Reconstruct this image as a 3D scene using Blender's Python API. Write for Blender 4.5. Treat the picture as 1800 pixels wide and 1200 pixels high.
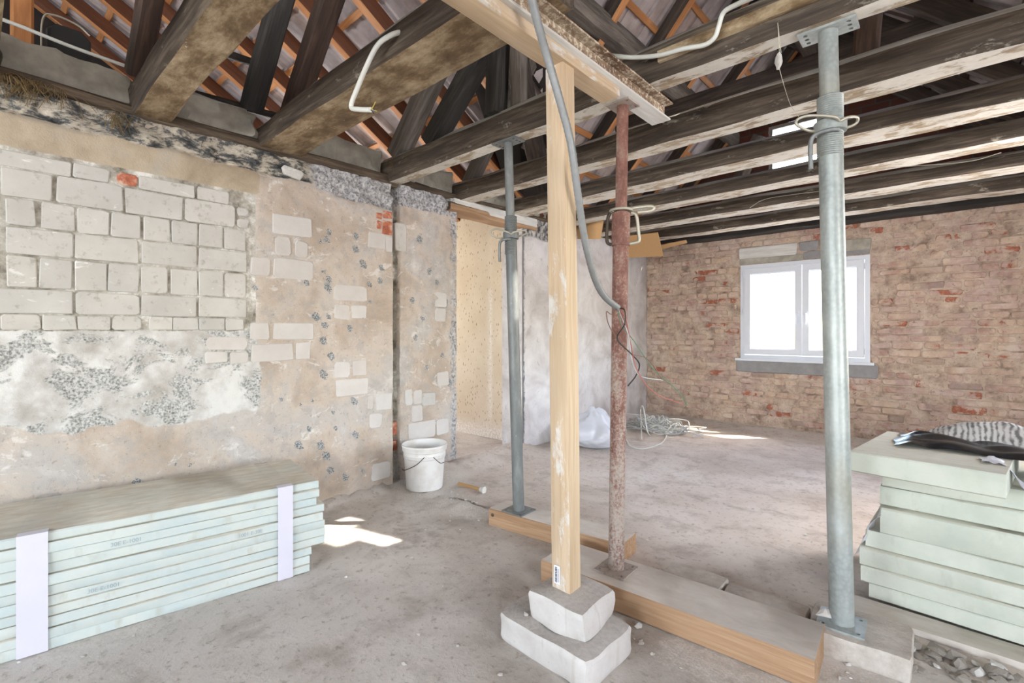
import bpy, bmesh, math, random
from mathutils import Vector, Matrix, noise
for _o in list(bpy.data.objects):
    bpy.data.objects.remove(_o)
SC = bpy.context.scene
COL = SC.collection

# ------------------------------------------------------------------ camera, world, sun, daylight, exposure
YAW = math.radians(42.5); FPX = 850.0; HOR = 582.0; EYE = 1.2
SA, CA = math.sin(YAW), math.cos(YAW)
cam_d = bpy.data.cameras.new('camera'); cam = bpy.data.objects.new('camera', cam_d); COL.objects.link(cam)
cam.location = (0, 0, EYE); cam.rotation_euler = (math.pi / 2, 0, YAW)
cam_d.sensor_width = 36.0; cam_d.lens = FPX / 1800 * 36; cam_d.shift_y = -(600 - HOR) / 1800; cam_d.clip_start = 0.02
SC.camera = cam
SUN_T = Vector((-0.60, -0.475, -1.0)).normalized()          # the way the sunlight travels
world = bpy.data.worlds.new('sky'); SC.world = world; world.use_nodes = True
wn = world.node_tree; wn.nodes.clear()
wo = wn.nodes.new('ShaderNodeOutputWorld'); wb = wn.nodes.new('ShaderNodeBackground'); ws = wn.nodes.new('ShaderNodeTexSky')
ws.sky_type = 'NISHITA'; ws.sun_disc = False; ws.sun_elevation = math.radians(53); ws.sun_rotation = math.radians(53)
ws.dust_density = 2.5; ws.air_density = 1.2
wn.links.new(ws.outputs[0], wb.inputs[0]); wn.links.new(wb.outputs[0], wo.inputs[0]); wb.inputs[1].default_value = 2.2

def lamp(name, kind, loc, rot=None, **kw):
    d = bpy.data.lights.new(name, kind)
    for k, v in kw.items(): setattr(d, k, v)
    o = bpy.data.objects.new(name, d); COL.objects.link(o); o.location = loc
    if rot is not None: o.rotation_euler = rot
    return o
def aim(o, d):
    o.rotation_euler = Vector(d).to_track_quat('-Z', 'Y').to_euler()
sun = lamp('sun', 'SUN', (6, 8, 9), energy=16.0, angle=0.009, color=(1, .94, .84)); aim(sun, SUN_T)
def daylight(name, loc, d, sx, sy, power, color):
    o = lamp(name, 'AREA', loc, energy=power, shape='RECTANGLE', size=sx, size_y=sy, color=color); aim(o, d); return o
# daylight entering through the windows of the room (behind the camera, beside it, in the room next door) and the window in view, plus an added fill
daylight('daylight_south_window', (-1.6, -4.75, 1.6), (-.05, 1, -.03), 1.7, 1.3, 120, (.95, .975, 1))
daylight('daylight_south_window', (1.2, -4.75, 1.6), (-.2, 1, -.03), 1.7, 1.3, 165, (.95, .975, 1))
daylight('daylight_east_window', (4.1, .2, 1.6), (-1, .1, -.03), 1.6, 1.3, 120, (.96, .98, 1))
daylight('fill_extension_right', (.94, 4.3, 1.5), (-1, .0, -.12), 1.5, 1.1, 17, (.97, .98, 1))  # added fill that lightens the far room; no window known on this side
daylight('daylight_neighbour_window', (-6.3, 2.2, 1.7), (1, .35, -.1), 1.5, 1.3, 72, (1, .95, .88))
SC.view_settings.view_transform = 'Standard'; SC.view_settings.look = 'None'
SC.view_settings.gamma = 1.0; SC.view_settings.use_curve_mapping = False
SC.view_settings.exposure = 0.05

# ------------------------------------------------------------------ helpers
def at(u, v, X=None, Y=None, Z=None):
    """a point of the photograph carried onto a wall (X or Y known) or a level (Z known); Z is measured from the floor"""
    a = (u - 900) / FPX
    r = Vector((a * CA - SA, a * SA + CA, -(v - HOR) / FPX))
    k = X / r.x if X is not None else (Y / r.y if Y is not None else (Z - EYE) / r.z)
    p = r * k
    return Vector((p.x, p.y, p.z + EYE))
def proj(p):
    d = -SA * p[0] + CA * p[1]
    if d < .1: return None
    return 900 + FPX * (p[0] * CA + p[1] * SA) / d, HOR - FPX * (p[2] - EYE) / d, d
def in_frame(p, m=40):
    q = proj(p)
    return q is not None and -m < q[0] < 1800 + m and -m < q[1] < 1200 + m
def nz(x, y, z=0.0): return noise.noise(Vector((x, y, z)))
def fz(x, y, z=0.0, o=4): return noise.fractal(Vector((x, y, z)), .8, 2.0, o)
def sm(a, b, x):
    t = max(0.0, min(1.0, (x - a) / (b - a))); return t * t * (3 - 2 * t)
def S(r, g, b):
    f = lambda c: (c / 255 / 12.92) if c / 255 <= .04045 else ((c / 255 + .055) / 1.055) ** 2.4
    return (f(r), f(g), f(b), 1)
def top(o, label, cat, group=None, kind=None):
    o['label'] = label; o['category'] = cat
    if group: o['group'] = group
    if kind: o['kind'] = kind
    return o
def setpar(o, parent):
    o.parent = parent
    o.matrix_parent_inverse = Matrix.Translation(parent.location).inverted()
def empty(name, loc):
    o = bpy.data.objects.new(name, None); COL.objects.link(o); o.location = loc; o.empty_display_size = .05; return o
def mobj(name, verts, faces, mats, parent=None, fm=None, smooth=None, mw=None, attrs=None):
    me = bpy.data.meshes.new(name); me.from_pydata([tuple(v) for v in verts], [], faces)
    for m in (mats if isinstance(mats, (list, tuple)) else [mats]): me.materials.append(m)
    if fm: me.polygons.foreach_set('material_index', fm)
    if attrs:
        for k, vals in attrs.items():
            a = me.attributes.new(k, 'FLOAT', 'POINT'); a.data.foreach_set('value', vals)
    me.update()
    if smooth is not None:
        me.shade_smooth()
        if smooth < 180: me.set_sharp_from_angle(angle=math.radians(smooth))
    o = bpy.data.objects.new(name, me); COL.objects.link(o)
    if mw is not None: o.matrix_world = mw
    if parent is not None: setpar(o, parent)
    return o
class MB:
    def __init__(s): s.v = []; s.f = []; s.m = []
    def add(s, vs, fs, m=0):
        n = len(s.v); s.v += [Vector(x) for x in vs]; s.f += [tuple(i + n for i in q) for q in fs]; s.m += [m] * len(fs); return s
    def box(s, lo, hi, m=0):
        (a, b, c), (d, e, f) = lo, hi
        return s.add([(a,b,c),(d,b,c),(d,e,c),(a,e,c),(a,b,f),(d,b,f),(d,e,f),(a,e,f)],
                     [(0,3,2,1),(4,5,6,7),(0,1,5,4),(1,2,6,5),(2,3,7,6),(3,0,4,7)], m)
    def tube(s, pts, r, n=8, m=0, cap=True, closed=False):
        pts = [Vector(p) for p in pts]; k = len(pts)
        rs = r if isinstance(r, (list, tuple)) else [r] * k
        t0 = (pts[1] - pts[0]).normalized()
        up = Vector((0, 0, 1)) if abs(t0.z) < .9 else Vector((1, 0, 0))
        nn = (up - t0 * up.dot(t0)).normalized(); vs = []
        for i in range(k):
            a = pts[i - 1] if (i > 0 or closed) else pts[i]; b = pts[(i + 1) % k] if (i < k - 1 or closed) else pts[i]
            t = (b - a).normalized(); nn = (nn - t * nn.dot(t)).normalized(); bb = t.cross(nn)
            for j in range(n):
                w = 2 * math.pi * j / n; vs.append(pts[i] + (nn * math.cos(w) + bb * math.sin(w)) * rs[i])
        fs = []
        for i in range(k if closed else k - 1):
            for j in range(n):
                a, b = i * n + j, i * n + (j + 1) % n; c = ((i + 1) % k) * n
                fs.append((a, b, c + (j + 1) % n, c + j))
        if cap and not closed: fs += [tuple(range(n - 1, -1, -1)), tuple((k - 1) * n + j for j in range(n))]
        return s.add(vs, fs, m)
    def lathe(s, prof, c=(0, 0, 0), n=24, m=0, cap0=False, cap1=False):
        vs = []; c = Vector(c)
        for r, z in prof:
            for j in range(n):
                w = 2 * math.pi * j / n; vs.append(c + Vector((r * math.cos(w), r * math.sin(w), z)))
        fs = [(i*n+j, i*n+(j+1)%n, (i+1)*n+(j+1)%n, (i+1)*n+j) for i in range(len(prof)-1) for j in range(n)]
        if cap0: fs.append(tuple(range(n - 1, -1, -1)))
        if cap1: fs.append(tuple((len(prof) - 1) * n + j for j in range(n)))
        return s.add(vs, fs, m)
    def build(s, name, mats, parent=None, smooth=None, mw=None):
        return mobj(name, s.v, s.f, mats, parent, s.m, smooth, mw)
def curve(pts, n=6):
    p = [Vector(q) for q in pts]; p = [p[0] * 2 - p[1]] + p + [p[-1] * 2 - p[-2]]; out = []
    for i in range(1, len(p) - 2):
        for k in range(n):
            t = k / n; a, b, c, d = p[i-1], p[i], p[i+1], p[i+2]
            out.append(.5 * ((2*b) + (c-a)*t + (2*a-5*b+4*c-d)*t*t + (3*b-a-3*c+d)*t**3))
    out.append(p[-2]); return out
def frame(p0, p1, up=(0, 0, 1)):
    x = (Vector(p1) - Vector(p0)).normalized(); y = Vector(up).cross(x).normalized(); z = x.cross(y)
    m = Matrix((x, y, z)).transposed().to_4x4(); m.translation = Vector(p0); return m
def timber(name, p0, p1, w, h, mats, parent=None, jit=.004, c=.012, c2=None, seed=0, step=.12, up=(0, 0, 1), sag=0.0, fmap=(0,)*8, taper=0.0):
    """a hewn or sawn timber: chamfered section swept in short, slightly uneven steps from p0 to p1"""
    p0, p1 = Vector(p0), Vector(p1); L = (p1 - p0).length; n = max(1, int(L / step)); c2 = c if c2 is None else c2
    vs = []; fs = []; fm = []
    for i in range(n + 1):
        t = i / n; k = 1 - taper * t; ww, hh = w * k, h * k
        P = [(-ww/2+c,-hh/2),(ww/2-c,-hh/2),(ww/2,-hh/2+c),(ww/2,hh/2-c),(ww/2-c2,hh/2),(-ww/2+c2,hh/2),(-ww/2,hh/2-c2),(-ww/2,-hh/2+c)]
        for j, (y, z) in enumerate(P):
            q = nz(t * L * 3.1, j * 7.3, seed * 13.7) * jit; q2 = nz(t * L * 2.3 + 50, j * 5.1, seed * 9.1) * jit
            low = nz(t * L * .8, 3.3, seed * 5.7) * jit * 1.5
            vs.append((t * L, y + q + low, z + q2 + sag * 4 * t * (1 - t)))
    for i in range(n):
        for j in range(8):
            fs.append((i*8+j, i*8+(j+1)%8, i*8+8+(j+1)%8, i*8+8+j)); fm.append(fmap[j])
    fs.append(tuple(range(7, -1, -1))); fs.append(tuple(n*8+j for j in range(8))); fm += [0, 0]
    return mobj(name, vs, fs, mats, parent, fm, 40, frame(p0, p1, up))
def block(mapf, a0, a1, b0, b1, c0, c1, r=.008, bev=.006, j=.003, rnd=random):
    """one masonry piece: 8-sided rounded outline, bevelled front. Returns verts, faces"""
    g = lambda: rnd.uniform(-j, j)
    r = min(r, (a1 - a0) * .4, (b1 - b0) * .4)
    o = [(a0+r,b0),(a1-r,b0),(a1,b0+r),(a1,b1-r),(a1-r,b1),(a0+r,b1),(a0,b1-r),(a0,b0+r)]
    o = [(a + g(), b + g()) for a, b in o]; ma, mb = (a0 + a1) / 2, (b0 + b1) / 2
    ins = [(a + (bev if a < ma else -bev), b + (bev if b < mb else -bev)) for a, b in o]
    t1, t2 = g() * .5, g() * .5
    vs = [mapf(a, b, c0) for a, b in o] + [mapf(a, b, c1 - bev * .7) for a, b in o] + \
         [mapf(a, b, c1 + t1 * (1 if a < ma else -1) + t2 * (1 if b < mb else -1)) for a, b in ins]
    fs = [(i, (i+1) % 8, 8 + (i+1) % 8, 8 + i) for i in range(8)] + [(8+i, 8+(i+1) % 8, 16+(i+1) % 8, 16+i) for i in range(8)] + [tuple(range(16, 24))]
    return vs, fs
def relief(name, mapf, us, vs_, hf, mats, attrs=None, skip=None, parent=None, extra=None, flip=False):
    """a wall or floor surface with real relief: grid points pushed out by hf"""
    V = []; F = []; A = {k: [] for k in (attrs or {})}; nv = len(vs_)
    for u in us:
        for v in vs_:
            V.append(mapf(u, v, hf(u, v)))
            for k, fn in (attrs or {}).items(): A[k].append(fn(u, v))
    for i in range(len(us) - 1):
        for j in range(nv - 1):
            if skip and skip((us[i] + us[i+1]) / 2, (vs_[j] + vs_[j+1]) / 2): continue
            q = (i*nv+j, (i+1)*nv+j, (i+1)*nv+j+1, i*nv+j+1); F.append(q[::-1] if flip else q)
    if extra:
        n = len(V); V += list(extra.v); F += [tuple(k + n for k in f) for f in extra.f]
        for k in A: A[k] += [0.0] * len(extra.v)
    return mobj(name, V, F, mats, parent, None, 60, None, A)
def lin(a, b, step, extra=()):
    n = max(1, round((b - a) / step)); return sorted(set([round(a + (b - a) * i / n, 5) for i in range(n + 1)] + [round(e, 5) for e in extra]))

# ------------------------------------------------------------------ materials
class NT:
    def __init__(s, name):
        s.m = bpy.data.materials.new(name); s.m.use_nodes = True; s.t = s.m.node_tree
        s.b = s.t.nodes['Principled BSDF']; s.b.inputs['Roughness'].default_value = .85
        s.tc = s.t.nodes.new('ShaderNodeTexCoord'); s.vec = s.tc.outputs['Object']
    def n(s, typ, **kw):
        x = s.t.nodes.new(typ)
        for k, v in kw.items(): setattr(x, k, v)
        return x
    def l(s, a, b): s.t.links.new(a, b)
    def put(s, sock, v):
        if isinstance(v, bpy.types.NodeSocket): s.l(v, sock)
        else: sock.default_value = v
    def mapping(s, scale, rand=False, vec=None):
        mp = s.n('ShaderNodeMapping'); mp.inputs['Scale'].default_value = scale; s.l(vec or s.vec, mp.inputs['Vector'])
        if rand:
            oi = s.n('ShaderNodeObjectInfo'); mu = s.n('ShaderNodeMath', operation='MULTIPLY'); s.l(oi.outputs['Random'], mu.inputs[0]); mu.inputs[1].default_value = 37.0
            cx = s.n('ShaderNodeCombineXYZ'); s.l(mu.outputs[0], cx.inputs[0]); s.l(mu.outputs[0], cx.inputs[1]); s.l(mu.outputs[0], cx.inputs[2]); s.l(cx.outputs[0], mp.inputs['Location'])
        return mp.outputs[0]
    def noise(s, scale, detail=6, rough=.6, vec=None, dist=0.0):
        x = s.n('ShaderNodeTexNoise'); x.inputs['Scale'].default_value = scale; x.inputs['Detail'].default_value = detail
        x.inputs['Roughness'].default_value = rough; x.inputs['Distortion'].default_value = dist; s.l(vec or s.vec, x.inputs['Vector']); return x.outputs['Fac']
    def vor(s, scale, vec=None, feature='F1', out='Distance', rnd=1.0):
        x = s.n('ShaderNodeTexVoronoi', feature=feature); x.inputs['Scale'].default_value = scale; x.inputs['Randomness'].default_value = rnd
        s.l(vec or s.vec, x.inputs['Vector']); return x.outputs[out]
    def ramp(s, fac, stops, interp='LINEAR'):
        x = s.n('ShaderNodeValToRGB'); e = x.color_ramp.elements; x.color_ramp.interpolation = interp
        while len(e) < len(stops): e.new(.5)
        for q, (p, c) in zip(e, stops): q.position = p; q.color = c if not isinstance(c, (int, float)) else (c, c, c, 1)
        s.put(x.inputs[0], fac); return x.outputs[0]
    def mix(s, fac, a, b, mode='MIX'):
        x = s.n('ShaderNodeMix', data_type='RGBA', blend_type=mode); s.put(x.inputs[0], fac); s.put(x.inputs[6], a); s.put(x.inputs[7], b); return x.outputs[2]
    def math(s, op, a, b=0.0, clamp=False):
        x = s.n('ShaderNodeMath', operation=op, use_clamp=clamp); s.put(x.inputs[0], a); s.put(x.inputs[1], b); return x.outputs[0]
    def attr(s, name): return s.n('ShaderNodeAttribute', attribute_name=name).outputs['Fac']
    def rand(s): return s.n('ShaderNodeObjectInfo').outputs['Random']
    def edge(s, attr, nfac, k=.6, lo=.42, hi=.58):
        """ragged-edged mask: attribute plus noise, thresholded"""
        x = s.math('MULTIPLY', s.math('SUBTRACT', nfac, .5), k); return s.ramp(s.math('ADD', s.attr(attr) if isinstance(attr, str) else attr, x), [(lo, 0.0), (hi, 1.0)])
    def bump(s, h, strength=.4, dist=.01):
        x = s.n('ShaderNodeBump'); x.inputs['Strength'].default_value = strength; x.inputs['Distance'].default_value = dist; s.put(x.inputs['Height'], h); s.l(x.outputs[0], s.b.inputs['Normal'])
    def done(s, color, rough=None, metal=None):
        s.put(s.b.inputs['Base Color'], color)
        if rough is not None: s.put(s.b.inputs['Roughness'], rough)
        if metal is not None: s.b.inputs['Metallic'].default_value = metal
        return s.m
def plain(name, col, rough=.6, metal=0.0, var=.15, sc=12):
    t = NT(name); f = t.noise(sc); c = t.mix(t.ramp(f, [(.3, 0.0), (.7, 1.0)]), tuple(x * (1 - var) for x in col[:3]) + (1,), col); t.bump(f, .08, .004); return t.done(c, rough, metal)
def wood(name, dark, mid, light, rand=True, stretch=(1.3, 16, 16), white=None, wamt=.5, bump=.35, rough=.8, knots=False):
    t = NT(name); v = t.mapping(stretch, rand); v2 = t.mapping((.6, 3, 3), rand)
    f = t.noise(2.2, 7, .65, v, .6); g = t.noise(3.0, 5, .6, v2)
    c = t.ramp(f, [(.28, dark), (.5, mid), (.74, light)])
    c = t.mix(t.ramp(g, [(.35, 0.0), (.7, .55)]), c, dark)
    h = f
    if white is not None:
        v3 = t.mapping((2.2, 5, 5), rand); w = t.noise(2.6, 9, .7, v3, .3)
        k = t.ramp(w, [(.56 - wamt * .3, 0.0), (.64 - wamt * .3, 1.0)])
        c = t.mix(k, c, t.mix(t.noise(30, 4), white, tuple(x * .72 for x in white[:3]) + (1,))); h = t.math('ADD', f, t.math('MULTIPLY', k, .4))
    t.bump(h, bump, .008); return t.done(c, rough)
MT = {}
MT['beam'] = wood('old_beam_wood', S(44, 36, 30), S(84, 72, 60), S(134, 120, 102), white=S(176, 168, 152), wamt=-.14, bump=.8)
MT['beam_brown'] = wood('old_brown_wood', S(46, 36, 28), S(92, 76, 60), S(140, 122, 100), bump=.6)
MT['beam_grey'] = wood('weathered_grey_edge', S(120, 114, 106), S(168, 162, 154), S(204, 200, 194), bump=.5)
MT['beam_lime'] = wood('limed_underside', S(128, 108, 84), S(176, 158, 132), S(206, 192, 170), white=S(226, 220, 208), wamt=.46, bump=.5)
t = NT('stained_underside'); v = t.mapping((1.5, 3.2, 3.2), True); f = t.noise(2.4, 10, .72, v, .1); g = t.noise(8, 8, .75, t.mapping((1, 1.4, 1.4), True))
c = t.ramp(f, [(.3, S(76, 58, 40)), (.46, S(122, 100, 72)), (.6, S(176, 156, 126)), (.74, S(202, 188, 164))])
c = t.mix(t.ramp(g, [(.66, 0.0), (.70, 1.0)]), c, S(226, 220, 208)); t.bump(t.math('ADD', f, g), .5, .008); MT['beam_stain'] = t.done(c, .9)
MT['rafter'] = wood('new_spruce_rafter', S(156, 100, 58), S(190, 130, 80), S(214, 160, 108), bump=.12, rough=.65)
MT['rafter_shaded'] = wood('shaded_rafter_side', S(82, 46, 28), S(104, 60, 36), S(124, 76, 48), bump=.12, rough=.7)  # rafter sides painted dark brown; their shading is in the colour
MT['rafter_old'] = wood('old_dark_rafter', S(40, 34, 30), S(70, 58, 50), S(104, 88, 76), bump=.4)
MT['strut'] = wood('tarred_strut', S(34, 32, 31), S(54, 50, 47), S(84, 78, 72), bump=.4)
MT['strut_brown'] = wood('red_brown_strut', S(44, 32, 26), S(72, 52, 42), S(108, 84, 70), bump=.4)
MT['strut_grey'] = wood('grey_weathered_strut', S(70, 64, 58), S(112, 102, 94), S(150, 140, 130), bump=.5)
MT['pine'] = wood('new_pine', S(184, 158, 124), S(203, 180, 150), S(216, 198, 172), stretch=(1.0, 26, 26), bump=.1, rough=.6)
MT['pine_white'] = wood('lime_smeared_pine', S(178, 152, 122), S(198, 174, 146), S(210, 192, 168), stretch=(1.0, 26, 26), white=S(222, 215, 206), wamt=.10, bump=.3)
MT['pine_dust'] = wood('dusty_plank_top', S(188, 178, 166), S(208, 200, 190), S(220, 213, 205), stretch=(3, 6, 6), bump=.25)
MT['pine_edge'] = wood('sawn_plank_edge', S(146, 112, 82), S(172, 138, 106), S(192, 162, 132), stretch=(1.0, 30, 30), bump=.2)
MT['pale_board'] = wood('pale_limed_board', S(190, 186, 180), S(214, 212, 206), S(232, 230, 226), bump=.3)
t = NT('tile_underside'); f = t.noise(5, 6, .6, t.mapping((1, 1, 1), True)); g = t.noise(60, 3)
c = t.mix(t.rand(), t.ramp(f, [(.3, S(150, 134, 128)), (.7, S(202, 186, 180))]), t.ramp(f, [(.3, S(160, 150, 150)), (.7, S(206, 198, 200))])); t.bump(g, .15, .003); MT['tile'] = t.done(c, .9)
MT['leak_seal'] = plain('dark_leak_seal', S(52, 46, 44), .95)  # dark sheet colour for sealing roof gaps against light
# left wall
t = NT('stripped_plaster'); n1 = t.noise(2.2, 9, .62, None, .4); n2 = t.noise(11, 8, .68); n3 = t.noise(46, 6, .7); n4 = t.noise(130, 4, .7)
c = t.ramp(n1, [(.30, S(164, 150, 136)), (.42, S(186, 170, 154)), (.52, S(200, 188, 175)), (.60, S(190, 184, 178)), (.70, S(214, 208, 201))])
c = t.mix(t.ramp(n2, [(.50, 0.0), (.62, .6)]), c, S(172, 166, 160)); c = t.mix(t.ramp(t.noise(7, 9, .72, t.mapping((1, 1, 1.6)), .9), [(.57, 0.0), (.63, .7)]), c, S(222, 218, 212)); c = t.mix(t.ramp(n3, [(.58, 0.0), (.68, .6)]), c, S(142, 130, 118))
c = t.mix(t.edge('z_band', n2, .5), c, t.ramp(n1, [(.34, S(160, 144, 122)), (.5, S(184, 168, 146)), (.6, S(176, 168, 154)), (.7, S(196, 188, 174))]))
c = t.mix(t.edge('z_mortar', n3, .4), c, t.ramp(n2, [(.34, S(112, 106, 94)), (.46, S(164, 158, 146)), (.56, S(190, 186, 176)), (.64, S(226, 223, 216))]))
vo = t.vor(75); spk = t.ramp(t.math('ADD', t.noise(95, 5, .75), t.math('MULTIPLY', vo, .25)), [(.46, S(112, 112, 108)), (.6, S(164, 164, 160)), (.72, S(204, 204, 200))])
pat = t.ramp(t.noise(4.6, 10, .68, t.mapping((1, 1, 1.5)), .7), [(.455, 0.0), (.485, .5), (.505, 1.0)])
lt = t.ramp(t.noise(7, 4), [(.3, S(176, 170, 162)), (.45, S(198, 195, 190)), (.6, S(219, 218, 214))])
c = t.mix(t.edge('z_mott', n2, .7), c, t.mix(pat, spk, lt))
c = t.mix(t.edge('z_top', n2, .55), c, t.ramp(t.noise(9, 9, .75, t.mapping((1, .8, 1.8)), .25), [(.38, S(44, 46, 48)), (.48, S(92, 92, 90)), (.54, S(176, 166, 150)), (.66, S(206, 198, 184))]))
c = t.mix(t.edge('z_grey', n2, .6), c, t.ramp(n3, [(.36, S(96, 96, 98)), (.5, S(168, 166, 166)), (.62, S(206, 203, 200))]))
c = t.mix(t.edge('z_dab', n3, 1.1, .5, .6), c, t.ramp(t.noise(160, 3, .8), [(.38, S(78, 80, 80)), (.5, S(132, 134, 134)), (.6, S(206, 206, 204))]))
hh = t.math('ADD', t.math('MULTIPLY', n2, .6), t.math('ADD', t.math('MULTIPLY', n3, .35), t.math('MULTIPLY', n4, .25)))
t.bump(hh, .55, .012); MT['plaster'] = t.done(c, .92)
t = NT('sand_lime_block'); v = t.mapping((1, 1, 1), True); n1 = t.noise(4, 6, .6, v); n2 = t.noise(22, 8, .7, v); sc_ = t.noise(6, 8, .7, t.mapping((1, 1.2, 3), True), 1.2)
c = t.mix(t.rand(), t.ramp(n1, [(.3, S(184, 181, 175)), (.7, S(202, 199, 193))]), t.ramp(n1, [(.3, S(190, 186, 178)), (.7, S(210, 206, 199))]))
c = t.mix(t.ramp(n2, [(.56, 0.0), (.70, .7)]), c, S(150, 144, 132)); c = t.mix(t.ramp(sc_, [(.62, 0.0), (.68, .85)]), c, S(232, 230, 226)); t.bump(n2, .22, .006); MT['block'] = t.done(c, .9)
t = NT('limed_block'); v = t.mapping((1, 1, 1), True); n1 = t.noise(5, 6, .6, v); n2 = t.noise(30, 7, .7, v)
c = t.mix(t.rand(), t.ramp(n1, [(.3, S(196, 189, 182)), (.7, S(211, 205, 199))]), t.ramp(n1, [(.3, S(203, 198, 193)), (.7, S(217, 214, 210))])); c = t.mix(t.ramp(n2, [(.62, 0.0), (.75, .4)]), c, S(184, 170, 154)); t.bump(n2, .2, .005); MT['block2'] = t.done(c, .9)
t = NT('red_brick'); v = t.mapping((1, 1, 1), True); n1 = t.noise(14, 8, .7, v); n2 = t.noise(40, 6, .7, v)
c = t.ramp(n1, [(.36, S(150, 84, 62)), (.5, S(186, 112, 86)), (.62, S(206, 176, 156))]); t.bump(n2, .4, .008); MT['redbrick'] = t.done(c, .9)
# window wall bricks: mostly smeared with mortar, red spots where the brick is bare
t = NT('smeared_brick'); v = t.mapping((1, 1, 1), True); r = t.rand(); n1 = t.noise(9, 8, .65, v, .4); n2 = t.noise(34, 7, .7, v); n3 = t.noise(3, 4, .5)
sm_ = t.noise(5, 9, .7, None, .6); fn_ = t.noise(26, 7, .72)
base = t.mix(t.ramp(n3, [(.40, 0.0), (.60, 1.0)]), t.ramp(sm_, [(.32, S(176, 152, 132)), (.5, S(204, 180, 158)), (.66, S(220, 202, 184))]), t.ramp(sm_, [(.32, S(160, 136, 126)), (.5, S(190, 164, 154)), (.66, S(208, 190, 180))]))
c = t.mix(t.ramp(t.math('ADD', n1, t.math('MULTIPLY', r, .16)), [(.58, 0.0), (.70, .6)]), base, t.ramp(n2, [(.35, S(152, 112, 98)), (.65, S(182, 146, 130))]))
red = t.ramp(n2, [(.35, S(140, 78, 58)), (.65, S(184, 112, 84))])
bare = t.math('ADD', n1, t.ramp(r, [(.66, 0.0), (.97, .17)])); c = t.mix(t.ramp(bare, [(.655, 0.0), (.70, .9)]), c, red)
c = t.mix(t.ramp(fn_, [(.58, 0.0), (.68, .7)]), c, S(116, 100, 90)); c = t.mix(t.ramp(r, [(0, .4), (.14, 0.0)]), c, S(112, 98, 92)); c = t.mix(t.ramp(sm_, [(.60, 0.0), (.68, .6)]), c, S(206, 190, 172))
t.bump(t.math('ADD', n1, n2), .5, .012); MT['wbrick'] = t.done(c, .92)
t = NT('rough_mortar'); n1 = t.noise(7, 9, .68); n2 = t.noise(40, 7, .7)
c = t.ramp(n1, [(.34, S(140, 120, 106)), (.48, S(188, 166, 148)), (.66, S(214, 196, 178))]); c = t.mix(t.ramp(n2, [(.56, 0.0), (.7, .75)]), c, S(84, 74, 68)); t.bump(t.math('ADD', n1, n2), .7, .015); MT['mortar'] = t.done(c, .95)
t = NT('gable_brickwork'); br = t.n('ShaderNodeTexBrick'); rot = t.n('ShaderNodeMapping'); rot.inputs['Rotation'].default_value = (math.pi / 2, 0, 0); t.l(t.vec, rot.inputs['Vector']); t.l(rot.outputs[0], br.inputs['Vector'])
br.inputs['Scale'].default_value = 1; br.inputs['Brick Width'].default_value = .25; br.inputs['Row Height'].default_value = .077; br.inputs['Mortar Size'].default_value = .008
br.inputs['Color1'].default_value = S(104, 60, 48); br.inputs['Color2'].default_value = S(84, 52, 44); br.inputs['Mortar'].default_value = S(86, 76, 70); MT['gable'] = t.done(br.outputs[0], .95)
t = NT('pale_scraped_plaster'); n1 = t.noise(3, 8, .6, None, .5); n2 = t.noise(16, 8, .7, t.mapping((1, 1, .7)), 1.0); n3 = t.noise(60, 5)
c = t.ramp(n1, [(.3, S(178, 170, 166)), (.5, S(206, 201, 200)), (.7, S(226, 223, 222))]); c = t.mix(t.ramp(n2, [(.60, 0.0), (.70, .6)]), c, S(124, 120, 122)); c = t.mix(t.edge('z_top', n2, .7), c, t.ramp(n2, [(.4, S(60, 60, 62)), (.55, S(170, 166, 160)), (.65, S(210, 206, 200))]))
c = t.mix(t.edge('z_dab', n2, .8), c, S(112, 114, 118)); t.bump(t.math('ADD', n2, n3), .4, .01); MT['pale'] = t.done(c, .92)
t = NT('cream_pecked_plaster'); n1 = t.noise(2.5, 6); pk = t.vor(15, t.mapping((2.6, 1, .9))); pk2 = t.noise(7, 3); n3 = t.noise(50, 5)
c = t.ramp(n1, [(.3, S(206, 187, 160)), (.7, S(220, 204, 181))]); k = t.ramp(pk, [(.15, 1.0), (.23, 0.0)]); c = t.mix(t.math('MULTIPLY', k, t.ramp(pk2, [(.38, 0.0), (.5, 1.0)])), c, S(150, 124, 96))
c = t.mix(t.attr('z_pale'), c, t.ramp(n3, [(.4, S(214, 200, 184)), (.6, S(240, 234, 226))])); t.bump(t.math('SUBTRACT', n3, k), .4, .01); MT['cream'] = t.done(c, .92)
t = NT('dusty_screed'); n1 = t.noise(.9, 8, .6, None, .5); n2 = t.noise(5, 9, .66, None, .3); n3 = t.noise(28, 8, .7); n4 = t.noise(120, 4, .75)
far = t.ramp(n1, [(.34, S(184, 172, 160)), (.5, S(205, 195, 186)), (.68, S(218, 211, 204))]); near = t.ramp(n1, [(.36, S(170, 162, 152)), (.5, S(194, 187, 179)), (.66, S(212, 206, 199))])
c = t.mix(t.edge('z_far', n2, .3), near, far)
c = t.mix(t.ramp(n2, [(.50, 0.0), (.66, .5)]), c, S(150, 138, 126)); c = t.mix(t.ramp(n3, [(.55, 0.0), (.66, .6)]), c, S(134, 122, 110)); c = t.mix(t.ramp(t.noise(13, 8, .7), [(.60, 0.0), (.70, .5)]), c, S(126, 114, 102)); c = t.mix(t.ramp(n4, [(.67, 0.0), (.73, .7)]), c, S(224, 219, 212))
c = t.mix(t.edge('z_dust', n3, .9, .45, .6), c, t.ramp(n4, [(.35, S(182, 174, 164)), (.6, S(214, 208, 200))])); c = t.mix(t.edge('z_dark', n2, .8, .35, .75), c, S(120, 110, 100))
t.bump(t.math('ADD', t.math('MULTIPLY', n2, .5), t.math('ADD', n3, t.math('MULTIPLY', n4, .4))), .4, .01); MT['floor'] = t.done(c, .9)
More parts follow.
